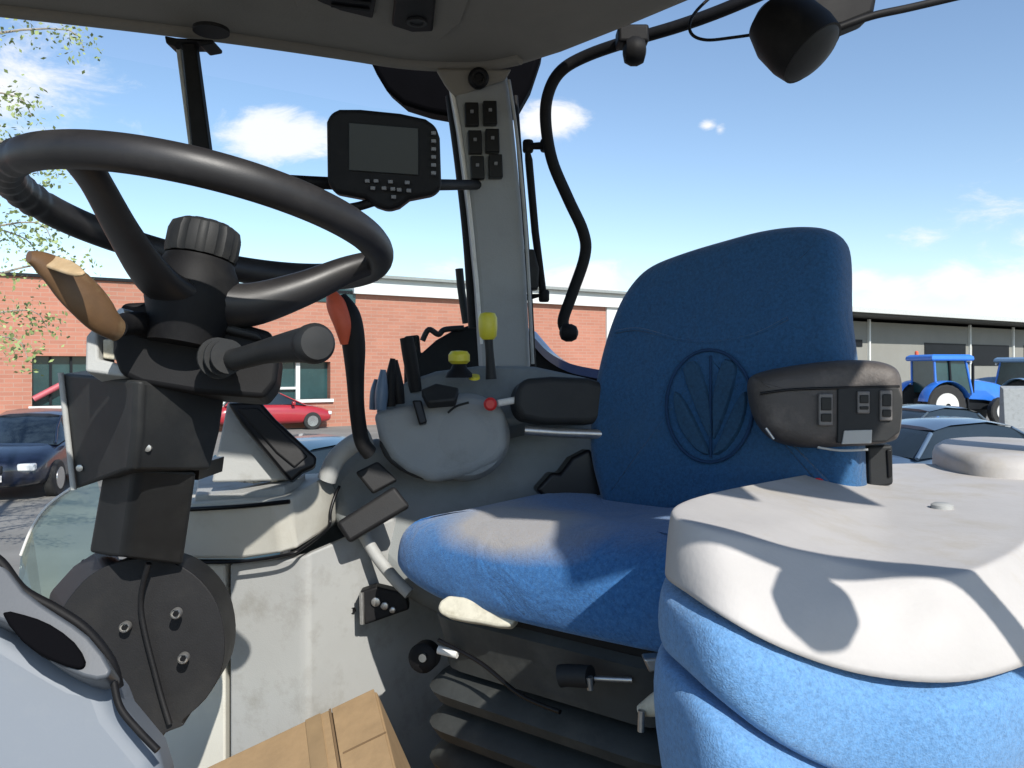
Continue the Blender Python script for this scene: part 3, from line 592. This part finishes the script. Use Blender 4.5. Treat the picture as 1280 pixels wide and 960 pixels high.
loft('seat_padding', [lev(-.62,grow(t1,-.08)),lev(-.56,grow(t1,-.03)),lev(-.48,grow(t1,.0)),lev(-.40,grow(t1,.012)),lev(-.35,grow(t1,.014)),lev(-.328,grow(t1,.010)),lev(-.321,grow(t1,.002)),lev(-.3195,grow(t1,-.02))], M['fabric_lit'], ins, sub=1)
loft('seat_base', [lev(-.92,grow(t1,-.10)),lev(-.60,grow(t1,-.06))], M['black'], ins, bevel=.004)
tb = lathe('red_buckle', U(1022,608,1.08), (0,-1,.5), [(.010,-.01),(.010,.006),(.005,.009)], M['red'], None, 14); tag(tb, 'small red seat belt button peeking over the white cover edge', 'buckle')

# ================================================================== MONITOR
mo = thing('terminal_monitor', 'black display with dark screen and grey buttons on a bar left of the pillar', 'monitor', tuple(U(480,232,1.25)))
mn = V((.12,-1,-.12)).normalized()
ho = plate('monitor_housing', [(408,152),(413,141),(424,136),(450,136),(500,141),(532,148),(545,157),(550,172),(552,234),(543,243),(512,249),(499,259),(485,263),(470,258),(455,248),(418,241),(409,228)], (480,195,1.2), mn, .05, M['black'], mo, .007, bseg=4)
plate('screen', [(436,153),(523,160),(523,219),(436,213)], (480,195,1.197), mn, .008, M['screen'], ho, .001)
for (x,y) in [(542,166+10*i) for i in range(6)]+[(459,226),(470,226),(488,227),(509,228),(466,235),(480,235),(491,236),(499,237),(511,238),(492,246)]:
    plate('monitor_button', [(x-3,y-2.4),(x+3,y-2.2),(x+3,y+2.4),(x-3,y+2.2)], (x,y,1.1955 if x > 530 else 1.196), mn, .006, M['btn'], ho, .001)
tube('mounting_bar', [U(352,226,1.22),U(410,229,1.25),U(480,231,1.28),U(552,231,1.4),U(596,231,1.66)], .010, M['black'], mo, 12, 3)
tube('mounting_arm', [U(468,252,1.22),U(448,258,1.21),U(425,262,1.2)], .007, M['black'], mo, 10)

# ================================================================== CONSOLE
co = thing('control_console', 'grey right hand control console with yellow knobs, orange lever and slate grips below the pillar', 'console', tuple(U(560,640,1.45)))
plate('console_deck', [(468,514),(480,492),(510,474),(545,462),(600,455),(668,456),(742,472),(748,505),(640,530),(560,520)], (600,500,1.42), (.1,-1,.5), .18, M['deck'], co, .01, bseg=3)
plate('console_housing', [(466,514),(512,505),(552,496),(590,494),(618,500),(633,514),(636,560),(622,578),(590,594),(540,604),(508,590),(488,574),(474,550)], (560,550,1.34), (.1,-1,.15), .16, M['console'], co, .022, bseg=5)
lathe('round_cover', U(584,545,1.35), (.12,-1,.15), [(.075,-.05),(.074,-.012),(.066,0),(.045,.006),(.02,.008),(.004,.0085)], M['console'], co, 48)
tube('cover_groove', [U(560,516,1.334),U(570,508,1.332),U(586,503,1.33)], .002, M['charcoal'], co, 8)
plate('deck_recess', [(526,486),(545,478),(574,484),(570,500),(535,503)], (550,490,1.31), (.1,-1,.8), .02, M['charcoal'], co, .004)
plate('lever_slot', [(515,500),(527,500),(534,528),(524,531)], (524,515,1.315), (.1,-1,.2), .02, M['black_smooth'], co, .003)
plate('housing_recess', [(474,548),(500,560),(540,590),(530,600),(500,588),(480,570)], (505,575,1.335), (.1,-1,.15), .04, M['charcoal'], co, .01, curve=2)
for pts, r, m_ in (([(476,512,1.32),(477,490,1.32),(479,462,1.32)],.015,'blade'),([(488,508,1.35),(488,480,1.35),(491,448,1.35)],.0145,'black'),([(500,505,1.36),(497,480,1.36),(494,450,1.36)],.014,'black'),([(466,512,1.34),(468,490,1.34),(470,474,1.34)],.010,'blade'),([(513,440,1.42),(514,460,1.42),(517,490,1.42)],.012,'black')):
    tube('control_lever', [U(*p) for p in pts], [r*.95,r*1.1,r*.45] if m_=='blade' else [r*.8,r,r*.5], M[m_], co, 14, 4, ry=[r*.6,r*.7,r*.3])
tube('spool_lever', [U(508,422,1.42),U(513,450,1.42),U(520,490,1.42)], [.012,.013,.011], M['black'], co, 12)
# yellow knobs
kn = tube('hand_throttle', [U(610,418,1.40),U(612,440,1.40),U(614,474,1.40)], [.0085,.0075,.010], M['charcoal'], co, 14)
lathe('yellow_knob', U(610,416,1.40), V((-.02,0,1)), [(.010,-.012),(.015,-.006),(.0165,.008),(.0165,.026),(.013,.034),(.005,.036)], M['yellow'], kn, 24)
pt = lathe('pto_skirt', U(574,472,1.38), Z, [(.024,0),(.022,.008),(.014,.016),(.012,.022)], M['black'], co, 26)
lathe('yellow_knob', U(574,455,1.38), Z, [(.013,0),(.0185,.005),(.0185,.016),(.014,.022),(.004,.023)], M['yellow'], pt, 26)
lathe('yellow_button', U(593,473,1.38), V((0,-.4,1)), [(.010,0),(.009,.005)], M['yellow'], co, 18)
lathe('red_button', U(613,505,1.32), FR, [(.011,-.006),(.011,.006),(.007,.01)], M['red'], co, 18)
tube('button_stem', [U(622,504,1.33),U(645,500,1.34)], .006, M['white'], co, 10, 1)
plate('right_armrest', [(645,485),(655,473),(690,470),(736,472),(760,480),(765,520),(740,530),(680,530),(652,524),(643,508)], (700,500,1.33), (.1,-1,.1), .09, M['charcoal'], co, .014, bseg=4)
tube('armrest_tube', [U(656,538,1.33),U(700,541,1.33),U(760,543,1.33)], .008, M['metal'], co, 12, 1)
# orange hand lever
hl = tube('brake_lever', [U(424,372,1.25),U(436,395,1.25),U(442,430,1.25),U(444,470,1.25),U(446,510,1.25),U(452,550,1.26),(U(462,566,1.27))], [.014,.021,.020,.016,.013,.014,.016], M['black'], co, 18, 6, ry=[.012,.018,.018,.014,.012,.012,.012])
tube('lever_grip', [U(414,366,1.24),U(421,382,1.235),U(429,405,1.232),U(432,430,1.236)], [.008,.018,.017,.009], M['orange'], hl, 16, 6, ry=[.008,.014,.013,.007])

# ================================================================== CARDBOARD BOX
A = U(470,862,1.15); e1 = V((-.22,-.05,-.088)).normalized(); e2 = V((.06,-.15,-.04)); e2 = (e2-e1*e2.dot(e1)).normalized(); e3 = e1.cross(e2).normalized()
if e3.z > 0: e3 = -e3
cb = thing('cardboard_box', 'brown cardboard box tilted on the cab floor below the side panel', 'cardboard box', tuple(A+e3*.3))
box('box_body', A+e1*.2+e2*.15+e3*.152, e1*.40, e2*.30, e3*.30, M['boxcard'], cb, .003)
box('box_flap', A+e1*.235+e2*.155-e3*.001, e1*.33, e2*.31, e3*.004, M['boxcard'], cb, .001)
box('box_flap', A+e1*.034+e2*.155-e3*.002, e1*.063, e2*.31, e3*.003, M['boxcard'], cb, .001)
box('tape', A+e1*.093+e2*.15-e3*.004, e1*.022, e2*.30, e3*.0015, M['tape'], cb, 0)
box('crease', A+e1*.068+e2*.15-e3*.0035, e1*.003, e2*.30, e3*.002, M['cardedge'], cb, 0)
box('crease', A+e1*.03+e2*.095-e3*.0042, e1*.06, e2*.0025, e3*.001, M['cardedge'], cb, 0)
# ================================================================== BACKGROUND
def struct(o): o['kind'] = 'structure'; return o
M['asphalt'] = mat('yard_asphalt', (.20,.195,.18), .9, .15, .8, .4, 20, dirt=(.13,.13,.12), dscale=.3, damt=.7)
g = struct(mk('ground', [(-400,-100,0),(400,-100,0),(400,900,0),(-400,900,0)], [(0,1,2,3)], M['asphalt'], None, False, loc=(0,0,0)))
W = V((.84,.542,0)).normalized(); Wn = V((W.y,-W.x,0)); WO = V((-6.1,32,0))
def WP(s, z, off=0): return WO+W*s+Wn*off+Z*z
def wbox(name, s0, s1, z0, z1, o0, o1, m, par, bevel=0, **k):
    P = [WP(s0,z0,o0),WP(s1,z0,o0),WP(s1,z0,o1),WP(s0,z0,o1)]
    return loft(name, [P, [p+Z*(z1-z0) for p in P]], m, par, smooth=False, bevel=bevel, **k)
bm_ = mat('red_brick', (.38,.165,.115), .85, .35, 1.5)
nt = bm_.node_tree; b, src = colour_of(bm_)
tc = [x for x in nt.nodes if x.type == 'TEX_COORD'][0]
mp = nt.nodes.new('ShaderNodeMapping'); mp.inputs['Rotation'].default_value = (math.radians(90), 0, 0)
vr = nt.nodes.new('ShaderNodeVectorRotate'); vr.rotation_type = 'Z_AXIS'; vr.inputs['Angle'].default_value = -math.atan2(W.y, W.x)
sx = nt.nodes.new('ShaderNodeSeparateXYZ'); cxx = nt.nodes.new('ShaderNodeCombineXYZ')
nt.links.new(tc.outputs['Object'], vr.inputs['Vector']); nt.links.new(vr.outputs[0], sx.inputs[0]); nt.links.new(sx.outputs['X'], cxx.inputs['X']); nt.links.new(sx.outputs['Z'], cxx.inputs['Y'])
bt = nt.nodes.new('ShaderNodeTexBrick'); bt.inputs['Scale'].default_value = 1; bt.inputs['Brick Width'].default_value = .5; bt.inputs['Row Height'].default_value = .14; bt.inputs['Mortar Size'].default_value = .014
bt.inputs['Color1'].default_value = (.44,.19,.125,1); bt.inputs['Color2'].default_value = (.36,.15,.10,1); bt.inputs['Mortar'].default_value = (.38,.25,.19,1)
nt.links.new(cxx.outputs[0], bt.inputs['Vector']); 
mxx = nt.nodes.new('ShaderNodeMix'); mxx.data_type = 'RGBA'; mxx.inputs['Factor'].default_value = .3
nt.links.new(bt.outputs['Color'], mxx.inputs['A']); nt.links.new(src, mxx.inputs['B']); nt.links.new(mxx.outputs['Result'], b.inputs['Base Color'])
M['brick'] = bm_
M['fascia'] = mat('white_fascia', (.62,.64,.62), .6, .05, 1)
M['wareh'] = mat('warehouse_cladding', (.22,.22,.20), .7, .06, .5, dirt=(.22,.21,.18), dscale=.4, damt=.4)
M['dark'] = mat('dark_opening', (.008,.010,.013), .5, .2, 2, spec=.2)
M['teal'] = mat('teal_window', (.02,.055,.06), .2, .3, .8)
bm_.node_tree.nodes['Noise Texture'].inputs['Scale'].default_value = .35
bb = thing('brick_building', 'long red brick building with a white roof fascia and dark windows behind the yard', 'building', tuple(WO))
zb = H0+2.95; zf = H0+3.72
# facade pieces around openings: window strip left and middle
def sof(px): k = (px-640)/1000; return (k*WO.y-WO.x)/(W.x-k*W.y)
def zat(px, py): s = sof(px); return H0+(460-py)/1000*(WO.y+W.y*s)
s_end = sof(757)
w1 = (sof(40), sof(112), zat(80,507), zat(80,445)); w2 = (sof(268), sof(413), zat(340,500), zat(340,452))
wbox('brick_wall', -40, w1[0], 0, zb, 0, -12, M['brick'], bb)
wbox('brick_wall', w1[0], w1[1], w1[3], zb, 0, -12, M['brick'], bb); wbox('brick_wall', w1[0], w1[1], 0, w1[2], 0, -12, M['brick'], bb)
wbox('brick_wall', w1[1], w2[0], 0, zb, 0, -12, M['brick'], bb)
wbox('brick_wall', w2[0], w2[1], w2[3], zb, 0, -12, M['brick'], bb); wbox('brick_wall', w2[0], w2[1], 0, w2[2], 0, -12, M['brick'], bb)
wbox('brick_wall', w2[1], s_end, 0, zb, 0, -12, M['brick'], bb)
for (a, c, z0, z1) in (w1, w2):
    wi = wbox('window', a, c, z0, z1, -.35, -.5, M['teal'], bb)
    wbox('window_sill', a-.1, c+.1, z0-.12, z0+.0, .12, -.3, M['fascia'], wi)
    if a == w1[0]:
        for q in (sof(62), sof(88)): wbox('window_post', q, q+.07, z0, z1, -.2, -.34, M['dark'], wi)
    if a == w2[0]:
        for q in (sof(345), sof(372)): wbox('window_post', q, q+.16, z0, z1, -.2, -.34, M['fascia'], wi)
        wbox('window_rail', sof(330), sof(372), zat(350,487), zat(350,484), -.2, -.34, M['fascia'], wi)
for (x0,x1) in ((388,444),(300,330)):
    wbox('upper_window', sof(x0), sof(x1), zat(420,378), zat(420,361), .05, -.2, M['teal'], bb)
tube('pink_reflection', [WP(sof(42),zat(42,499),-.1), WP(sof(90),zat(90,474),-.1)], .10, mat('pink_stripe',(.45,.10,.12),.5), bb, 8, 1)  # pink tube standing for a reflection across the window
wbox('parapet_cap', -40, sof(440), zb, zb+.1, .1, -12, M['dark'], bb)
wbox('roof_fascia', sof(440), s_end+3, zb, zf-.12, .25, -12, M['fascia'], bb)
wbox('roof_edge', sof(440), s_end+8, zf-.12, zf, .5, -12, mat('grey_roof_edge',(.25,.27,.26),.5), bb)
# attached pale hall and warehouse
wa = thing('warehouse', 'long low grey warehouse with overhanging roof edge and dark doors at the right', 'building', tuple(WP(50,0)))
wbox('warehouse_wall', s_end+.01, 110, 0, zf-.75, -.6, -20, M['wareh'], wa)
wbox('white_wall', s_end, sof(860), 0, zb+.05, .1, -.59, M['fascia'], wa)
wbox('roof_edge', s_end+3.1, 112, zf-.40, zf-.12, 1.6, -20, mat('pale_roof_edge',(.5,.52,.5),.5), wa)
wbox('roof_underside', s_end+3.1, 112, zf-.52, zf-.41, 1.3, -20, mat('dark_soffit',(.07,.07,.065),.7), wa)
for (x0,x1,y0,y1) in ((1166,1217,457,429),(1226,1271,457,431),(1070,1088,433,424),(1290,1330,457,432)):
    wbox('door_opening', sof(x0), sof(x1), zat((x0+x1)/2,y0), zat((x0+x1)/2,y1), -.55, -.62, M['dark'], wa)
for x0 in (1095,1221,1275): wbox('drainpipe', sof(x0), sof(x0)+.15, 0, zf-.6, -.45, -.6, M['fascia'], wa)

# ---- cars
def carmat(n, c): return mat(n, c, .28, .05, 3, coat=.8, spec=.5)
M['tyre'] = mat('tyre', (.02,.02,.02), .8, .2, 10); M['hub'] = mat('white_hub', (.65,.64,.6), .4, .1, 8); M['lampg'] = mat('headlight', (.6,.62,.62), .15, .1, 20); M['chrome'] = mat('chrome', (.6,.6,.6), .2, .05, 5, metal=.9)
def car(name, label, loc, rz, paint):
    t = thing(name, label, 'car', (0,0,0), 'cars parked in the yard')
    def sec(x, pts): return [V((x, y, z)) for y, z in pts]
    def prof(w, zb_, zm, zt): return [(-w*.92,zb_),(-w,zb_+.15),(-w,zm),(-w*.93,zt),(-w*.5,zt+.03),(0,zt+.04),(w*.5,zt+.03),(w*.93,zt),(w,zm),(w,zb_+.15),(w*.92,zb_)]
    ss = [(-2.15,.70,.35,.5,.75),(-2.05,.80,.25,.6,.86),(-1.5,.86,.2,.72,.95),(-.6,.88,.2,.75,.97),(.5,.88,.2,.75,.96),(1.2,.87,.2,.70,.90),(1.8,.83,.2,.62,.80),(2.08,.74,.25,.52,.68),(2.14,.64,.32,.48,.60)]
    loft('car_body', [sec(x, prof(w,a,b_,c_)) for x,w,a,b_,c_ in ss], paint, t, sub=1)
    cabs = [(-1.75,.70,.93,.95),(-1.45,.68,.95,1.28),(-1.1,.64,.95,1.42),(-.3,.63,.95,1.46),(.25,.64,.95,1.38),(.6,.68,.95,1.20),(1.15,.72,.9,.92)]
    loft('car_windows', [sec(x, [(-w-.08,zb_),(-w*.98,(zb_+zt)/2),(-w*.86,zt-.03),(0,zt+.0),(w*.86,zt-.03),(w*.98,(zb_+zt)/2),(w+.08,zb_)]) for x,w,zb_,zt in cabs], M['carglass'], t)
    rf = [(-1.3,.60,1.37),(-1.0,.60,1.445),(-.3,.59,1.485),(.2,.58,1.41)]
    loft('car_roof', [sec(x, [(-w,zt-.03),(-w*.6,zt+.01),(0,zt+.02),(w*.6,zt+.01),(w,zt-.03),(0,zt-.05)]) for x,w,zt in rf], paint, t)
    for x in (-1.35, 1.35):
        for s in (-1,1):
            w_ = lathe('wheel', (x, s*.72, .32), V((0,s,0)), [(.32,0),(.33,.03),(.33,.15),(.30,.18),(.2,.18)], M['tyre'], t, 26); lathe('wheel_rim', (x, s*.72, .32), V((0,s,0)), [(.21,.12),(.20,.192),(.05,.186)], M['chrome'], w_, 20)
    for s in (-1,1):
        box('headlight', (2.06, s*.60, .60), X*.14, Y*.28, Z*.13, M['lampg'], t, .03)
        box('door_mirror', (.62, s*.95, 1.0), X*.12, Y*.18, Z*.13, paint, t, .03)
        tube('pillar_trim', [V((1.12,s*.75,.92)),V((.6,s*.605,1.17)),V((.22,s*.55,1.36))], .022, paint, t, 8, 1)
        tube('pillar_trim', [V((-1.75,s*.74,.93)),V((-1.35,s*.575,1.29))], .035, paint, t, 8, 1)
    box('front_grille', (2.13, 0, .57), X*.06, Y*.5, Z*.14, M['dark'], t, .02)
    box('number_plate', (2.165, 0, .42), X*.02, Y*.5, Z*.11, M['hub'], t, .005)
    t.location = loc; t.rotation_euler = (0,0,rz); return t
def recar(src, label, loc, rz, mt):
    t = src.copy(); C.objects.link(t); t.location = loc; t.rotation_euler = (0,0,rz); t['label'] = label
    for ch in src.children:
        c = ch.copy(); C.objects.link(c); c.parent = t
        if ch.name.split('.')[0] in ('car_body','car_roof','door_mirror','pillar_trim'):
            c.data = ch.data.copy(); c.data.materials[0] = mt
        for g_ in ch.children: d = g_.copy(); C.objects.link(d); d.parent = c
    return t
def gp(px, d): return V(((px-640)/1000*d, d, 0))
navy = carmat('navy_paint', (.006,.010,.025))
c1 = car('parked_car', 'almost black car with its front towards the cab at the far left', gp(42,15.6), math.radians(-78), navy)
recar(c1, 'red car parked by the windows, seen under the indicator stalk', gp(338,30), math.radians(30), carmat('red_paint',(.35,.02,.03)))
recar(c1, 'slate blue car whose roof shows behind the orange hand lever', gp(425,9.9), math.radians(57), carmat('slate_paint',(.03,.07,.10)))
recar(c1, 'steel blue car whose roof shows just above the white cover', gp(1215,13.2), math.radians(15), carmat('silver_blue_paint',(.07,.11,.17)))
recar(c1, 'dark grey car behind the armrest bracket beside the steel blue car', gp(1140,17.5), math.radians(205), carmat('grey_paint',(.05,.07,.09)))
# ---- far tractors
def tractor(label, loc, rz, paint, rimm):
    t = thing('farm_tractor', label, 'tractor', (0,0,0), 'tractors standing in the yard')
    def bx(nm, c, s, m, bev=.04, par=t): return box(nm, c, X*s[0], Y*s[1], Z*s[2], m, par, bev)
    bx('chassis', (.5,0,.85), (3.6,.5,.5), M['dark'])
    loft('bonnet', [[V((x, y*k, z+dz)) for y, z in ((-.42,1.0),(-.45,1.4),(-.3,1.75),(0,1.82),(.3,1.75),(.45,1.4),(.42,1.0))] for x, k, dz in ((.6,1.05,.05),(1.4,1,.0),(2.1,.92,-.12),(2.45,.75,-.25))], paint, t, bevel=.03)
    cabf = [V((x,y,z)) for x,y,z in ((-1.0,-.75,1.3),(.6,-.7,1.3),(.6,.7,1.3),(-1.0,.75,1.3))]; cabt = [V((x,y,z)) for x,y,z in ((-1.05,-.7,2.6),(.35,-.65,2.6),(.35,.65,2.6),(-1.05,.7,2.6))]
    loft('cab_glass', [cabf, cabt], M['teal'], t, smooth=False)
    for a, b_ in zip(cabf, cabt): tube('cab_post', [a, b_], .05, paint, t, 8, 1)
    tube('cab_post', [V((-.35,-.76,1.3)),V((-.4,-.7,2.6))], .05, M['dark'], t, 8, 1)
    loft('cab_roof', [[V((x*k-.3*(1-k),y*k,z)) for x,y in ((-1.25,-.85),(.6,-.85),(.6,.85),(-1.25,.85))] for z,k in ((2.58,.95),(2.64,1),(2.76,.98),(2.84,.86))], paint, t, bevel=.02)
    for s in (-1,1):
        w_ = lathe('rear_wheel', (-.75,s*.62,.82), V((0,s,0)), [(.45,0),(.78,.02),(.82,.08),(.82,.40),(.76,.46),(.46,.44)], M['tyre'], t, 40, 20, .03)
        lathe('wheel_rim', (-.75,s*.62,.82), V((0,s,0)), [(.50,.40),(.49,.468),(.40,.455),(.14,.475),(.13,.50)], rimm, w_, 30)
        lathe('axle_cap', (-.75,s*.62,.82), V((0,s,0)), [(.09,.45),(.09,.53)], M['dark'], w_, 16)
        w2_ = lathe('front_wheel', (1.85,s*.60,.56), V((0,s,0)), [(.3,0),(.53,.02),(.56,.06),(.56,.28),(.52,.32),(.32,.30)], M['tyre'], t, 36, 18, .03)
        lathe('wheel_rim', (1.85,s*.60,.56), V((0,s,0)), [(.34,.27),(.33,.332),(.10,.32)], rimm, w2_, 26)
        arc = [V((-.75+.95*math.cos(a), s*.9, .82+.95*math.sin(a))) for a in [math.radians(k) for k in range(20,171,15)]]
        tube('mudguard', arc, .30, paint, t, 8, 2, ry=.04, up=None)
        tube('cab_step', [V((.35,s*.75,1.2)),V((.4,s*.78,.5))], .05, M['dark'], t, 8, 1)
    tube('exhaust_pipe', [V((.75,-.55,1.3)),V((.75,-.55,2.5))], .06, M['dark'], t, 10, 1)
    for s in (-1,1): bx('roof_light', (.55,s*.6,2.5), (.08,.2,.12), M['lampg'], .02)
    lathe('beacon', (-.9,.6,2.84), Z, [(.07,0),(.07,.12),(.04,.16)], M['orange'], t, 14)
    t.location = loc; t.rotation_euler = (0,0,rz); return t
bl = mat('bright_blue_paint', (.03,.17,.62), .3, .1, 2, coat=.5)
t1_ = tractor('bright blue tractor with white wheel hubs parked before the warehouse', gp(1183,32.5), math.radians(8), bl, M['hub'])
def copytree(o, par=None):
    c = o.copy(); C.objects.link(c); c.parent = par
    for ch in list(o.children): copytree(ch, c)
    return c
t2_ = copytree(t1_); t2_.location = gp(1268,41); t2_.rotation_euler.z = math.radians(120); t2_['label'] = 'pale blue grey tractor to the right of the bright blue one'
pb2 = mat('faded_blue_paint', (.14,.24,.38), .4, .1, 2)
for ch in t2_.children:
    if ch.name.split('.')[0] in ('bonnet','cab_roof','mudguard'): ch.data = ch.data.copy(); ch.data.materials[0] = pb2
# loader between them: bucket on the ground
ld = thing('loader_bucket', 'grey steel loader bucket standing right of the blue tractor', 'bucket', tuple(gp(1278,27)))
c0 = gp(1285,27)
P = [c0+V((0,y,z)) for y, z in ((0,.05),(-.9,.05),(-1.0,.15),(-.2,.3),(-.1,1.6),(.1,1.7),(.15,.4))]
loft('bucket_shell', [[p+X*-.9 for p in P],[p+X*.9 for p in P]], M['console'], ld, smooth=False, bevel=.02)
for i in range(5): box('bucket_tooth', c0+V((-.8+.4*i,-1.05,.1)), X*.1, Y*.25, Z*.06, M['dark'], ld, .01)
# ---- tree at left
tr = thing('birch_tree', 'young pale green tree with sparse leaves at the far left edge', 'tree', tuple(gp(-120,8)))
bark = mat('birch_bark', (.30,.27,.22), .8, .3, 10); leafm = mat('spring_leaf', (.27,.34,.13), .6, .3, 3); leafm.node_tree.nodes['Principled BSDF'].inputs['Transmission Weight'].default_value = .0
b0 = gp(-120,8)
tube('trunk', [b0, b0+V((.1,0,2)), b0+V((.05,.1,4)), b0+V((.2,0,6.5)), b0+V((.2,0,8.2))], [.12,.10,.075,.04,.01], bark, tr, 12)
lv_, lf = [], []
rnd = random.Random(3)
for i in range(34):
    z0_ = 2.3+i*.17; a = rnd.uniform(0,6.28) if i % 3 else rnd.uniform(-.5,.5); ln = rnd.uniform(.9,1.55)*(1-.35*max(0,(z0_-5)/3.5))
    s = b0+V((.1,0,z0_)); e = s+V((math.cos(a)*ln, math.sin(a)*ln, rnd.uniform(.1,.6))); m__ = (s+e)/2+V((0,0,.12)); e2_ = e+V((math.cos(a)*.15,math.sin(a)*.15,-.2))
    tube('branch', [s,m__,e,e2_], [.022,.014,.007,.003], bark, tr, 6, 3)
    path = cr([s,m__,e,e2_], 8)
    for p in path[6:]:
        for k in range(11):
            q = p+V((rnd.gauss(0,.11),rnd.gauss(0,.11),rnd.gauss(-.02,.10))); s_ = rnd.uniform(.018,.035)
            d1 = V((rnd.gauss(0,1),rnd.gauss(0,1),rnd.gauss(0,1))).normalized(); d2 = d1.cross(V((rnd.gauss(0,1),rnd.gauss(0,1),rnd.gauss(0,1)))).normalized()
            k0 = len(lv_); lv_ += [q-d1*s_, q+d2*s_*.6, q+d1*s_, q-d2*s_*.6]; lf.append((k0,k0+1,k0+2,k0+3))
me = bpy.data.meshes.new('crown'); me.from_pydata([tuple(p-b0) for p in lv_], [], lf); me.materials.append(leafm)
cr_o = bpy.data.objects.new('crown', me); C.objects.link(cr_o); cr_o.parent = tr

# ================================================================== LIGHT, SKY, CAMERA
EL, AZ = 38.0, -25.0            # sun elevation; AZ degrees to the left of straight behind the camera
sd = V((-math.sin(math.radians(AZ))*math.cos(math.radians(EL)), -math.cos(math.radians(AZ))*math.cos(math.radians(EL)), math.sin(math.radians(EL))))
su = bpy.data.lights.new('sun', 'SUN'); su.energy = 4.8; su.angle = math.radians(.5); su.color = (1,.96,.89)
so = bpy.data.objects.new('sun', su); C.objects.link(so); so.rotation_euler = sd.to_track_quat('Z','Y').to_euler()
wd = bpy.data.worlds.new('World'); bpy.context.scene.world = wd; wd.use_nodes = True
nt = wd.node_tree; N = nt.nodes; L = nt.links; bg = N['Background']
sk = N.new('ShaderNodeTexSky'); sk.sky_type = 'NISHITA'; sk.sun_disc = False; sk.sun_elevation = math.radians(EL); sk.sun_rotation = math.atan2(sd.x, sd.y)
sk.air_density = 1.0; sk.dust_density = .25; sk.ozone_density = 1.5
tc = N.new('ShaderNodeTexCoord')
nz = N.new('ShaderNodeTexNoise'); nz.inputs['Scale'].default_value = 12; nz.inputs['Detail'].default_value = 10; nz.inputs['Roughness'].default_value = .68; nz.inputs['Distortion'].default_value = .4
mp = N.new('ShaderNodeMapping'); mp.inputs['Scale'].default_value = (1,1,2.2); L.new(tc.outputs['Generated'], mp.inputs['Vector']); L.new(mp.outputs[0], nz.inputs['Vector'])
acc = None
for (px,py,rx,rz_,amt) in ((350,172,.085,.034,1),(690,150,.055,.026,1),(884,157,.016,.010,.72),(900,162,.012,.012,.6),(725,352,.08,.036,.9),(560,335,.05,.02,.7),(1120,368,.06,.030,.80),(1190,352,.05,.034,.85),(1265,366,.08,.034,.85),(1070,352,.05,.02,.8),(20,120,.14,.13,.6),(60,320,.10,.05,.5),(940,290,.16,.02,.35),(-500,250,.3,.1,1),(1900,250,.4,.1,1),(2600,200,.4,.15,1)):
    d = V(((px-640)/1000,1,(460-py)/1000)).normalized()
    s1 = N.new('ShaderNodeVectorMath'); s1.operation = 'SUBTRACT'; s1.inputs[1].default_value = d; L.new(tc.outputs['Generated'], s1.inputs[0])
    s2 = N.new('ShaderNodeVectorMath'); s2.operation = 'DIVIDE'; s2.inputs[1].default_value = (rx,rx,rz_); L.new(s1.outputs[0], s2.inputs[0])
    s3 = N.new('ShaderNodeVectorMath'); s3.operation = 'LENGTH'; L.new(s2.outputs[0], s3.inputs[0])
    s4 = N.new('ShaderNodeMapRange'); s4.inputs['From Min'].default_value = 1.6; s4.inputs['From Max'].default_value = 0; s4.inputs['To Max'].default_value = amt; L.new(s3.outputs['Value'], s4.inputs['Value'])
    if acc is None: acc = s4.outputs[0]
    else:
        mm = N.new('ShaderNodeMath'); mm.operation = 'MAXIMUM'; L.new(acc, mm.inputs[0]); L.new(s4.outputs[0], mm.inputs[1]); acc = mm.outputs[0]
ad = N.new('ShaderNodeMath'); ad.operation = 'ADD'; L.new(acc, ad.inputs[0]); L.new(nz.outputs['Fac'], ad.inputs[1])
mk_ = N.new('ShaderNodeMapRange'); mk_.interpolation_type = 'SMOOTHSTEP'; mk_.inputs['From Min'].default_value = .86; mk_.inputs['From Max'].default_value = 1.22; L.new(ad.outputs[0], mk_.inputs['Value'])
mx = N.new('ShaderNodeMix'); mx.data_type = 'RGBA'; mx.inputs['B'].default_value = (8.3,8.4,8.6,1)
hs = N.new('ShaderNodeHueSaturation'); hs.inputs['Saturation'].default_value = 1.02; hs.inputs['Value'].default_value = 1.44; L.new(sk.outputs[0], hs.inputs['Color'])
L.new(mk_.outputs[0], mx.inputs['Factor']); L.new(hs.outputs[0], mx.inputs['A']); L.new(mx.outputs['Result'], bg.inputs['Color']); bg.inputs['Strength'].default_value = .105

cam = bpy.data.cameras.new('camera'); cam.sensor_width = 36; cam.lens = 36*1000/1280; cam.shift_y = -20/1280; cam.clip_start = .02; cam.clip_end = 3000
camo = bpy.data.objects.new('camera', cam); C.objects.link(camo); camo.location = (0,0,H0); camo.rotation_euler = (math.radians(90),0,0)
sc = bpy.context.scene; sc.camera = camo
sc.view_settings.view_transform = 'Standard'; sc.view_settings.look = 'None'; sc.view_settings.exposure = .25; sc.view_settings.gamma = 1
